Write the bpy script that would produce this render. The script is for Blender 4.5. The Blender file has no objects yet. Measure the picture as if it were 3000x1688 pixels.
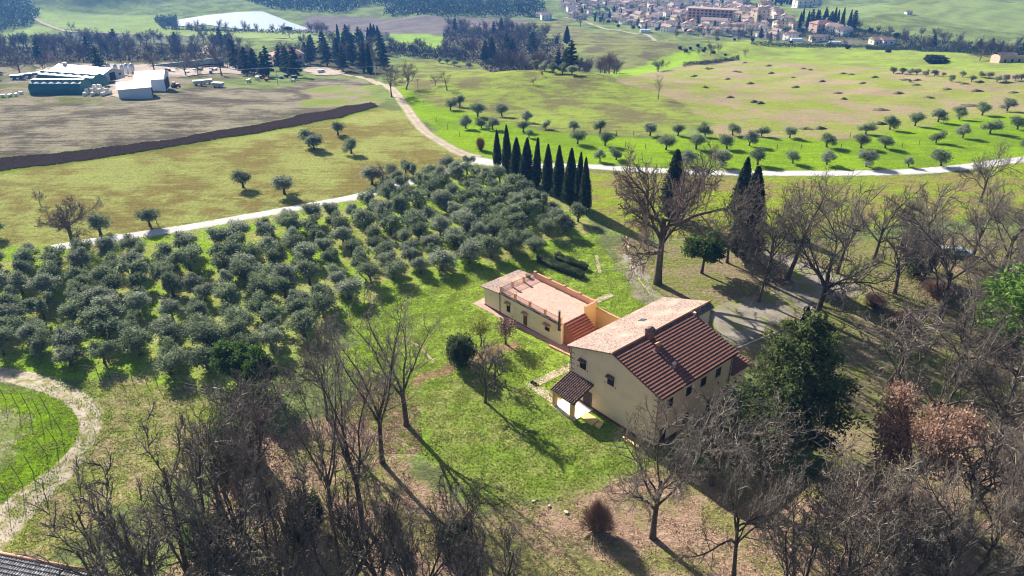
import bpy, math, random, numpy as np
from mathutils import Vector, Matrix
R = math.radians
random.seed(7); NR = np.random.RandomState(11)
scene = bpy.context.scene
COL = scene.collection

# ------------------------------------------------------------------ camera, sky, sun, exposure
F, PITCH, CAMH = 2200.0, R(28.2), 64.0
cam_data = bpy.data.cameras.new('camera'); cam = bpy.data.objects.new('camera', cam_data); COL.objects.link(cam)
cam.location = (0, 0, CAMH); cam.rotation_euler = (R(90) - PITCH, 0, 0)
cam_data.sensor_width = 36; cam_data.lens = 36 * F / 3000; cam_data.clip_start = 1; cam_data.clip_end = 9000
scene.camera = cam
SUN_AZ, SUN_EL = R(126.0), R(27.0)          # direction towards the sun, measured from +X
world = bpy.data.worlds.new('World'); scene.world = world; world.use_nodes = True
wn = world.node_tree; bg = wn.nodes['Background']
sky = wn.nodes.new('ShaderNodeTexSky'); sky.sky_type = 'NISHITA'; sky.sun_disc = False
sky.sun_elevation = SUN_EL; sky.sun_rotation = R(90) - SUN_AZ; sky.air_density = 1.0; sky.dust_density = 1.5
wn.links.new(sky.outputs[0], bg.inputs[0]); bg.inputs[1].default_value = 0.05
sd = bpy.data.lights.new('sun', 'SUN'); sd.energy = 5.0; sd.angle = R(0.5); sd.color = (1.0, 0.93, 0.82)
sun = bpy.data.objects.new('sun', sd); COL.objects.link(sun)
sdir = Vector((math.cos(SUN_AZ) * math.cos(SUN_EL), math.sin(SUN_AZ) * math.cos(SUN_EL), math.sin(SUN_EL)))
sun.rotation_euler = sdir.to_track_quat('Z', 'Y').to_euler(); sun.location = (-200, 200, 300)
scene.view_settings.view_transform = 'Standard'; scene.view_settings.look = 'None'
scene.view_settings.exposure = 1.4; scene.view_settings.gamma = 1.0
scene.cycles.max_bounces = 5; scene.cycles.diffuse_bounces = 2; scene.cycles.glossy_bounces = 2
scene.cycles.transparent_max_bounces = 4; scene.cycles.volume_bounces = 0
scene.cycles.use_adaptive_sampling = False; scene.cycles.use_denoising = True
scene.cycles.pixel_filter_type = 'BLACKMAN_HARRIS'; scene.cycles.filter_width = 1.15; scene.cycles.sample_clamp_indirect = 4

# ------------------------------------------------------------------ terrain height and pixel -> ground
_py = np.array([-300, 0, 120, 170, 210, 250, 300, 365, 450, 560, 680, 830, 1000, 1300, 2000, 3300.])
_pz = np.array([0, 0, 0, -.3, -1.6, -5, -11.5, -21, -32, -46, -60, -73, -82, -88, -88, -60.])
_fy = np.arange(-300, 3301, 4.); _fz = np.interp(_fy, _py, _pz)
_k = np.hanning(17); _k /= _k.sum(); _fz = np.convolve(np.pad(_fz, 8, mode='edge'), _k, mode='valid')
def bump(x, y, cx, cy, sx, sy, a): return a * np.exp(-((x - cx) / sx) ** 2 - ((y - cy) / sy) ** 2)
def H(x, y):
    x = np.asarray(x, float); y = np.asarray(y, float)
    z = np.interp(y, _fy, _fz)
    w = np.clip((y - 175) / 160, 0, 1); w2 = np.clip((y - 400) / 300, 0, 1)
    z = z + w * .45 * (np.sin(x * .16 + 1.7 * np.sin(y * .07)) * np.sin(y * .13 + 1.2 * np.sin(x * .06)) + .5 * np.sin(x * .31 + y * .19))
    z = z + w * (0.9 * np.sin(x * .031 + y * .017 + 1) + .5 * np.sin(x * .017 - y * .041)) + w2 * (2.6 * np.sin(x * .013 + .6) * np.sin(y * .018 + x * .006) + .9 * np.sin(x * .027 + y * .022))
    z = z + bump(x, y, 10, 335, 64, 42, 9) - bump(x, y, 30, 500, 110, 60, 5) - bump(x, y, -60, 560, 160, 60, 2)
    z = z + bump(x, y, 130, 620, 90, 60, 8) + bump(x, y, 330, 380, 150, 70, 5)
    z = z + bump(x, y, 520, 900, 260, 150, 22) + bump(x, y, -900, 1250, 300, 250, 60) + bump(x, y, -300, 1680, 300, 220, 34)
    z = z - 0.4 * np.clip((y - 96) / 10, 0, 1) * np.clip((20 - x) / 12, 0, 1) * np.clip((150 - y) / 20, 0, 1)
    z = z - bump(x, y, -52, 66, 9, 16, 1.4)
    k = np.clip(1.35 - np.hypot((x + 345) / 190, (y - 1040) / 150), 0, .35) / .35; k = k * k * (3 - 2 * k)
    z = z * (1 - k) + k * -84.6
    return z
_cs, _sn = math.cos(PITCH), math.sin(PITCH)
def ray(px, py):
    u = (px - 1500) / F; v = (844 - py) / F
    return u, _cs + v * _sn, -_sn + v * _cs
_T = np.exp(np.linspace(math.log(14), math.log(3200), 2600))
def P(px, py, z=None):
    """ground point seen in the photograph at (px, py); z: on that level instead"""
    dx, dy, dz = ray(px, py)
    if z is not None:
        t = (z - CAMH) / dz; return (dx * t, dy * t, z)
    t = _T / dy; below = (CAMH + dz * t) < H(dx * t, dy * t)
    i = int(np.argmax(below)) if below.any() else len(_T) - 1
    a, b = t[max(i - 1, 0)], t[i]
    for _ in range(18):
        m = (a + b) / 2
        if CAMH + dz * m < H(dx * m, dy * m): b = m
        else: a = m
    return (dx * b, dy * b, float(H(dx * b, dy * b)))
def height_at(x, y, z0, pyt):
    """height of an upright thing whose top is seen at row pyt"""
    v = (844 - pyt) / F
    return y * (-_sn + v * _cs) / (_cs + v * _sn) + CAMH - z0
def depth(x, y, z): return y * _cs - (z - CAMH) * _sn
def pxw(w, q): return w * depth(*q) / F              # pixels of width -> metres at point q

# ------------------------------------------------------------------ mesh helpers
def mesh_np(name, V, Fc, mat=None, parent=None, smooth=False, loc=None, rotz=None):
    V = np.asarray(V, np.float32).reshape(-1, 3)
    me = bpy.data.meshes.new(name)
    if isinstance(Fc, np.ndarray):
        n, k = Fc.shape; me.vertices.add(len(V)); me.vertices.foreach_set('co', V.ravel())
        me.loops.add(n * k); me.loops.foreach_set('vertex_index', Fc.astype(np.int32).ravel())
        me.polygons.add(n); me.polygons.foreach_set('loop_start', np.arange(0, n * k, k, dtype=np.int32))
        if smooth: me.polygons.foreach_set('use_smooth', np.ones(n, bool))
        me.update(calc_edges=True)
    else:
        me.from_pydata(V.tolist(), [], Fc); me.update()
        if smooth: me.polygons.foreach_set('use_smooth', np.ones(len(me.polygons), bool))
    if mat: me.materials.append(mat)
    o = bpy.data.objects.new(name, me); COL.objects.link(o)
    if parent is not None: o.parent = parent
    if loc is not None: o.location = loc
    if rotz is not None: o.rotation_euler = (0, 0, rotz)
    return o
def tag(o, label=None, cat=None, group=None, kind=None):
    if label: o['label'] = label
    if cat: o['category'] = cat
    if group: o['group'] = group
    if kind: o['kind'] = kind
    return o
def thing(name, label, cat, loc=(0, 0, 0), rotz=0, group=None):
    o = bpy.data.objects.new(name, None); COL.objects.link(o); o.location = loc; o.rotation_euler = (0, 0, rotz)
    o.empty_display_size = .3
    return tag(o, label, cat, group)
def clone(root, loc=None, rotz=None, scale=None, label=None, group=None, mats=None):
    def rec(o, parent):
        c = o.copy(); COL.objects.link(c); c.parent = parent
        for ch in o.children: rec(ch, c)
        return c
    r = rec(root, None)
    if loc is not None: r.location = loc
    if rotz is not None: r.rotation_euler = (0, 0, rotz)
    if scale is not None: r.scale = scale if hasattr(scale, '__len__') else (scale,) * 3
    if label: r['label'] = label
    if group: r['group'] = group
    return r
class MB:
    def __init__(s): s.v = []; s.f = []
    def add(s, vs, fs):
        b = len(s.v); s.v += [tuple(map(float, p)) for p in vs]; s.f += [tuple(b + i for i in f) for f in fs]; return s
    def box(s, x0, x1, y0, y1, z0, z1):
        return s.add([(x0, y0, z0), (x1, y0, z0), (x1, y1, z0), (x0, y1, z0), (x0, y0, z1), (x1, y0, z1), (x1, y1, z1), (x0, y1, z1)],
                     [(0, 3, 2, 1), (4, 5, 6, 7), (0, 1, 5, 4), (1, 2, 6, 5), (2, 3, 7, 6), (3, 0, 4, 7)])
    def prism(s, pts, z0, z1):
        n = len(pts)
        return s.add([(x, y, z0) for x, y in pts] + [(x, y, z1) for x, y in pts],
                     [tuple(range(n - 1, -1, -1)), tuple(range(n, 2 * n))] + [(i, (i + 1) % n, n + (i + 1) % n, n + i) for i in range(n)])
    def ext(s, prof, y0, y1):
        """profile in (x,z) extruded along y"""
        n = len(prof)
        return s.add([(x, y0, z) for x, z in prof] + [(x, y1, z) for x, z in prof],
                     [tuple(range(n)), tuple(range(2 * n - 1, n - 1, -1))] + [((i + 1) % n, i, n + i, n + (i + 1) % n) for i in range(n)])
    def tube(s, pts, rad, n=8, cap=True):
        pts = [Vector(p) for p in pts]; rad = rad if hasattr(rad, '__len__') else [rad] * len(pts)
        vs = []; fs = []
        for i, p in enumerate(pts):
            d = (pts[min(i + 1, len(pts) - 1)] - pts[max(i - 1, 0)]).normalized()
            a = d.orthogonal().normalized() if i == 0 else (a0 - d * a0.dot(d)).normalized()
            a0 = a; b = d.cross(a)
            vs += [p + (a * math.cos(2 * math.pi * k / n) + b * math.sin(2 * math.pi * k / n)) * rad[i] for k in range(n)]
        for i in range(len(pts) - 1):
            fs += [(i * n + k, i * n + (k + 1) % n, (i + 1) * n + (k + 1) % n, (i + 1) * n + k) for k in range(n)]
        if cap: fs += [tuple(range(n - 1, -1, -1)), tuple(range((len(pts) - 1) * n, len(pts) * n))]
        return s.add(vs, fs)
    def build(s, name, mat, parent=None, smooth=False, loc=None, rotz=None): return mesh_np(name, s.v, s.f, mat, parent, smooth, loc, rotz)

# ------------------------------------------------------------------ materials
def new_mat(name):
    m = bpy.data.materials.new(name); m.use_nodes = True
    return m, m.node_tree, m.node_tree.nodes['Principled BSDF']
def N(nt, t, **kw):
    n = nt.nodes.new(t)
    for k, v in kw.items(): setattr(n, k, v)
    return n
def mixc(nt, fac, a, b, blend='MIX'):
    n = N(nt, 'ShaderNodeMix', data_type='RGBA', blend_type=blend)
    for s, v in ((0, fac), (6, a), (7, b)):
        if isinstance(v, bpy.types.NodeSocket): nt.links.new(v, n.inputs[s])
        else: n.inputs[s].default_value = v if s == 0 or len(v) == 4 else (*v, 1)
    return n.outputs[2]
def noise(nt, vec, scale, detail=3, rough=.6, dist=0):
    n = N(nt, 'ShaderNodeTexNoise'); n.inputs['Scale'].default_value = scale; n.inputs['Detail'].default_value = detail
    n.inputs['Roughness'].default_value = rough; n.inputs['Distortion'].default_value = dist
    if vec is not None: nt.links.new(vec, n.inputs['Vector'])
    return n.outputs[0]
def ramp(nt, fac, a, b, c0=(0, 0, 0), c1=(1, 1, 1)):
    n = N(nt, 'ShaderNodeMapRange'); n.inputs[1].default_value = a; n.inputs[2].default_value = b; nt.links.new(fac, n.inputs[0]); n.clamp = True
    return n.outputs[0]
def mth(nt, op, a, b=None):
    n = N(nt, 'ShaderNodeMath', operation=op)
    for i, v in enumerate((a, b)):
        if v is None: continue
        if isinstance(v, bpy.types.NodeSocket): nt.links.new(v, n.inputs[i])
        else: n.inputs[i].default_value = v
    return n.outputs[0]
def bumpn(nt, bs, h, strength=.5, dist=.1):
    n = N(nt, 'ShaderNodeBump'); n.inputs['Strength'].default_value = strength; n.inputs['Distance'].default_value = dist
    nt.links.new(h, n.inputs['Height']); nt.links.new(n.outputs[0], bs.inputs['Normal'])
def simple(name, a, b=None, scale=3, rough=.85, detail=4, lo=.35, hi=.65, spec=.3, rnd=0, bump_s=0, metal=0, c=None, cscale=.4):
    m, nt, bs = new_mat(name); tc = N(nt, 'ShaderNodeTexCoord').outputs['Object']
    b = b or tuple(x * .8 for x in a)
    f = noise(nt, tc, scale, detail); col = mixc(nt, ramp(nt, f, lo, hi), a, b)
    if c: col = mixc(nt, ramp(nt, noise(nt, tc, cscale, 5), .5, .68), col, c)
    if rnd:
        oi = N(nt, 'ShaderNodeObjectInfo'); hs = N(nt, 'ShaderNodeHueSaturation')
        nt.links.new(ramp(nt, oi.outputs['Random'], 0, 1), hs.inputs['Value'])
        mr = nt.nodes[-1]
        v = N(nt, 'ShaderNodeMapRange'); nt.links.new(oi.outputs['Random'], v.inputs[0]); v.inputs[3].default_value = 1 - rnd; v.inputs[4].default_value = 1 + rnd
        nt.links.new(v.outputs[0], hs.inputs['Value']); nt.links.new(col, hs.inputs['Color']); col = hs.outputs[0]
    nt.links.new(col, bs.inputs['Base Color']); bs.inputs['Roughness'].default_value = rough
    bs.inputs['Specular IOR Level'].default_value = spec; bs.inputs['Metallic'].default_value = metal
    if bump_s: bumpn(nt, bs, f, bump_s, .05)
    return m
M = {}
M['bark'] = simple('bark', (.12, .095, .075), (.05, .04, .033), 2.5, .95, rnd=.15, bump_s=.3)
M['twig'] = simple('twig', (.235, .20, .165), (.08, .065, .053), .5, .9, rnd=.2)
M['twig_red'] = simple('twig_red', (.20, .15, .125), (.09, .066, .056), .5, .9, rnd=.15)
M['twig_far'] = simple('twig_far', (.13, .10, .09), (.07, .058, .055), .2, .9, rnd=.25)
def leafm(name, a, b, scale, rnd=0, tr=.35, rough=.75):
    m = simple(name, a, b, scale, rough, rnd=rnd, spec=.15); nt = m.node_tree; bs = nt.nodes['Principled BSDF']
    tr_ = N(nt, 'ShaderNodeBsdfTranslucent'); mx = N(nt, 'ShaderNodeMixShader'); mx.inputs[0].default_value = tr
    nt.links.new(bs.inputs['Base Color'].links[0].from_socket, tr_.inputs[0])
    nt.links.new(bs.outputs[0], mx.inputs[1]); nt.links.new(tr_.outputs[0], mx.inputs[2]); nt.links.new(mx.outputs[0], nt.nodes['Material Output'].inputs[0])
    return m
M['olive_leaf'] = leafm('olive_leaf', (.27, .32, .19), (.10, .135, .068), 1.8, .24)
M['olive_silver'] = leafm('olive_silver', (.36, .40, .29), (.15, .18, .11), 1.5, .2)
M['cypress_leaf'] = leafm('cypress_leaf', (.06, .085, .032), (.022, .034, .015), .9)
M['conifer_leaf'] = leafm('conifer_leaf', (.14, .175, .055), (.04, .06, .022), .9)
M['pine_leaf'] = leafm('pine_leaf', (.20, .34, .06), (.08, .14, .03), .8)
M['glossy_leaf'] = leafm('glossy_leaf', (.10, .18, .03), (.03, .06, .012), 1.5)
M['dark_leaf'] = leafm('dark_leaf', (.04, .06, .03), (.02, .03, .02), .6, rnd=.25)
M['hedge_leaf'] = leafm('hedge_leaf', (.10, .135, .05), (.045, .062, .028), 2)
M['brown_leaf'] = leafm('brown_leaf', (.44, .29, .215), (.24, .14, .10), 1.2)
M['yellow_leaf'] = leafm('yellow_leaf', (.30, .32, .05), (.14, .17, .04), 1.2)
M['orange_twig'] = simple('orange_twig', (.42, .2, .06), (.2, .1, .04), .8, .8)
M['brush'] = simple('brush', (.30, .19, .14), (.17, .11, .085), .8, .9)
M['scrub'] = simple('scrub', (.12, .1, .085), (.06, .055, .045), .8, .9)
M['wall'] = simple('wall', (.88, .71, .52), (.83, .655, .465), .35, .95, lo=.2, hi=.8, c=(.78, .60, .42), cscale=.5)
M['wall_orange'] = simple('wall_orange', (.78, .48, .20), (.73, .44, .18), .6, .95)
M['parapet'] = simple('parapet', (.76, .46, .28), (.7, .42, .25), .6, .95)
M['cap'] = simple('cap', (.62, .33, .22), (.5, .25, .16), 2, .9)
M['plinth'] = simple('plinth', (.2, .06, .045), (.15, .05, .04), 3, .9)
M['tile_red'] = simple('tile_red', (.235, .105, .075), (.155, .066, .05), 1.8, .85, bump_s=.2, c=(.16, .075, .06), cscale=3.5)
M['tile_pale'] = simple('tile_pale', (.43, .315, .265), (.17, .125, .108), 4.5, .95, lo=.40, hi=.60, bump_s=.2, c=(.52, .33, .26), cscale=.3)  # paler than the south slope: sun glare put into the colour, plus lichen
M['tile_dark'] = simple('tile_dark', (.20, .12, .10), (.10, .065, .055), 3.5, .9, c=(.38, .27, .22), cscale=4)  # lighter patches imitate highlights on the tile crests
M['terrace'] = simple('terrace', (.60, .37, .30), (.52, .31, .245), .9, .9, c=(.42, .26, .21), cscale=1.6)
M['stair'] = simple('stair', (.45, .16, .09), (.34, .11, .07), 2, .85)
M['paving'] = simple('paving', (.50, .32, .26), (.38, .24, .20), 1.5, .9)
M['stone'] = simple('stone', (.55, .46, .33), (.34, .29, .2), 2.2, .95, lo=.4, hi=.6)
M['slab_ochre'] = simple('slab_ochre', (.85, .62, .25), (.72, .52, .2), 1.5, .9)  # ochre brightened to stand in for sunlight missing beside the porch
M['marble'] = simple('marble', (.78, .70, .64), (.66, .58, .52), 1, .6)
M['shutter'] = simple('shutter', (.02, .018, .014), (.012, .01, .01), 8, .6)
M['wood'] = simple('wood', (.2, .1, .03), (.12, .06, .02), 4, .7)
M['dark_metal'] = simple('dark_metal', (.05, .035, .03), (.03, .025, .022), 4, .5, metal=.3)
M['rail'] = simple('rail', (.30, .19, .15), (.22, .14, .11), 4, .6)
M['steel'] = simple('steel', (.6, .62, .64), (.45, .47, .5), 2, .35, metal=.7)
M['white'] = simple('white', (.8, .8, .8), (.7, .7, .7), 2, .5)
M['glass'] = simple('glass', (.05, .08, .1), (.03, .05, .07), 2, .1, spec=.8)
M['brick'] = simple('brick', (.3, .14, .1), (.2, .1, .08), 6, .9)
M['quoin'] = simple('quoin', (.28, .24, .22), (.2, .18, .17), 3, .9)
M['post'] = simple('post', (.12, .09, .065), (.07, .055, .04), 4, .9)
M['concrete'] = simple('concrete', (.5, .48, .44), (.38, .36, .33), 3, .9)
M['barn_roof'] = simple('barn_roof', (.72, .68, .66), (.62, .58, .56), .4, .5, spec=.5)
M['white_sheet'] = simple('white_sheet', (.86, .86, .88), (.8, .8, .83), .4, .4, spec=.5)
M['pale_sheet'] = simple('pale_sheet', (.55, .60, .72), (.5, .55, .66), .3, .6)
M['green_tarp'] = simple('green_tarp', (.02, .15, .16), (.015, .11, .12), .3, .5, spec=.5)
M['shed_roof'] = simple('shed_roof', (.05, .07, .07), (.03, .045, .045), .5, 1, spec=0)
M['barn_wall'] = simple('barn_wall', (.42, .46, .5), (.34, .37, .4), .3, .8)
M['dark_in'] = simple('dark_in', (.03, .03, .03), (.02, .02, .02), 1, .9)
M['blue_paint'] = simple('blue_paint', (.03, .14, .25), (.02, .1, .18), 1, .5)
M['red_paint'] = simple('red_paint', (.35, .04, .03), (.25, .03, .02), 1, .5)
M['rubber'] = simple('rubber', (.02, .02, .02), (.03, .03, .03), 4, .9)
M['car_white'] = simple('car_white', (.75, .77, .8), (.7, .72, .75), .5, .3, spec=.6)
M['car_blue'] = simple('car_blue', (.25, .36, .5), (.22, .32, .45), .5, .3, spec=.6)
M['dirt'] = simple('dirt', (.17, .135, .085), (.09, .075, .048), 1.2, .95, bump_s=.4)
M['bale'] = simple('bale', (.78, .76, .7), (.5, .48, .42), 1.5, .6)
for i, c in enumerate([(.8, .74, .64), (.88, .85, .8), (.74, .60, .44), (.62, .36, .25), (.74, .70, .50), (.55, .40, .33)]):
    M['hw%d' % i] = simple('house_wall', c, tuple(k * .9 for k in c), .3, .9)
for i, c in enumerate([(.36, .24, .20), (.44, .31, .26), (.26, .19, .17), (.40, .21, .16)]):
    M['hr%d' % i] = simple('house_roof', c, tuple(k * .75 for k in c), .8, .9)

# paving with joints, stone path, gravel, road surfaces
def ground_mat(name, a, b, s1, c=None, s2=8, cthr=(.5, .6), rough=.95, bs_=.5, edge=None):
    m, nt, bs = new_mat(name); tc = N(nt, 'ShaderNodeTexCoord').outputs['Object']
    f = noise(nt, tc, s1, 6, .65); col = mixc(nt, ramp(nt, f, .38, .62), a, b)
    f2 = noise(nt, tc, s2, 3, .7)
    if c: col = mixc(nt, ramp(nt, f2, *cthr), col, c)
    if edge:
        at = N(nt, 'ShaderNodeAttribute', attribute_name='across').outputs['Fac']; d = mth(nt, 'ABSOLUTE', mth(nt, 'SUBTRACT', at, .5)); nn = noise(nt, tc, .9, 5, .7)
        side = ramp(nt, mth(nt, 'ADD', mth(nt, 'SUBTRACT', d, .36), mth(nt, 'MULTIPLY', mth(nt, 'SUBTRACT', nn, .5), .5)), -.01, .05)
        on = mth(nt, 'GREATER_THAN', at, .0005)
        col = mixc(nt, mth(nt, 'MULTIPLY', side, on), col, edge)
        if name != 'road_surface':
            mid = mth(nt, 'ADD', mth(nt, 'MULTIPLY', d, 5.0), mth(nt, 'MULTIPLY', mth(nt, 'SUBTRACT', nn, .5), 1.6)); mid = mth(nt, 'SUBTRACT', 1.0, ramp(nt, mid, .25, .6))
            col = mixc(nt, mth(nt, 'MULTIPLY', mth(nt, 'MULTIPLY', mid, on), .4), col, edge)
    nt.links.new(col, bs.inputs['Base Color']); bs.inputs['Roughness'].default_value = rough; bs.inputs['Specular IOR Level'].default_value = 0
    bumpn(nt, bs, f2, bs_, .08)
    return m
M['road'] = ground_mat('road_surface', (.56, .54, .54), (.46, .44, .43), .3, (.40, .37, .34), 1.5, (.55, .75), .8, .1, edge=(.25, .27, .12))
M['track'] = ground_mat('track_surface', (.50, .43, .35), (.38, .31, .25), .6, (.24, .23, .10), .7, (.52, .6), edge=(.23, .25, .07))
M['gravel'] = ground_mat('gravel_surface', (.30, .27, .235), (.21, .185, .15), .25, (.20, .22, .07), .22, (.5, .62))
M['dirtroad'] = ground_mat('dirt_road_surface', (.44, .37, .315), (.32, .26, .215), .3, (.36, .3, .22), .8, (.58, .7), edge=(.24, .25, .10))
M['plough'] = ground_mat('plough_surface', (.030, .022, .019), (.018, .014, .012), .9, (.055, .040, .034), 1.8, (.52, .66), bs_=1)
def path_mat():
    m, nt, bs = new_mat('flagstone'); tc = N(nt, 'ShaderNodeTexCoord').outputs['Object']
    v = N(nt, 'ShaderNodeTexVoronoi', feature='DISTANCE_TO_EDGE'); v.inputs['Scale'].default_value = 1.4; nt.links.new(tc, v.inputs['Vector'])
    v2 = N(nt, 'ShaderNodeTexVoronoi'); v2.inputs['Scale'].default_value = 1.4; nt.links.new(tc, v2.inputs['Vector'])
    c0 = mixc(nt, ramp(nt, v2.outputs['Color'], .2, .8), (.52, .42, .30), (.36, .31, .22))
    col = mixc(nt, ramp(nt, v.outputs['Distance'], .02, .07), (.16, .17, .06), c0)
    nt.links.new(col, bs.inputs['Base Color']); bs.inputs['Roughness'].default_value = .95
    return m
M['flag'] = path_mat()
def water_mat():
    m, nt, bs = new_mat('pond_water'); tc = N(nt, 'ShaderNodeTexCoord').outputs['Object']
    bs.inputs['Base Color'].default_value = (.20, .28, .28, 1); bs.inputs['Roughness'].default_value = .12; bs.inputs['IOR'].default_value = 1.33
    bs.inputs['Metallic'].default_value = 0
    bumpn(nt, bs, noise(nt, tc, .8, 3), .3, .05)
    return m
M['water'] = water_mat()

# ------------------------------------------------------------------ the ground: one sheet, field colours as plain surface colours
def inside(x, y, poly):
    x = np.asarray(x); y = np.asarray(y); c = np.zeros(x.shape, bool); n = len(poly)
    for i in range(n):
        x1, y1 = poly[i][:2]; x2, y2 = poly[i - 1][:2]
        if y1 == y2: continue
        c ^= ((y1 > y) != (y2 > y)) & (x < (x2 - x1) * (y - y1) / (y2 - y1) + x1)
    return c
def wob(x, y, s, a):
    return a * (np.sin(x * s + 1.3 * np.sin(y * s * .7)) + .6 * np.sin(x * s * 2.3 + y * s * 1.9 + 2) + .4 * np.sin(y * s * 4.1 - x * s * 3.3))
def fbm2(x, y, s, seed=0):
    rs = np.random.RandomState(seed); v = 0; a = 1; t = 0
    for o in range(5):
        for _ in range(3):
            th = rs.rand() * 6.28; ph = rs.rand() * 6.28
            v = v + a * np.sin((x * math.cos(th) + y * math.sin(th)) * s * 6.28 + ph + 1.5 * np.sin((y * math.cos(th) - x * math.sin(th)) * s * 3.1 + ph * 2))
        t += a * 1.2; a *= .6; s *= 2.03
    return v / t
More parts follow.
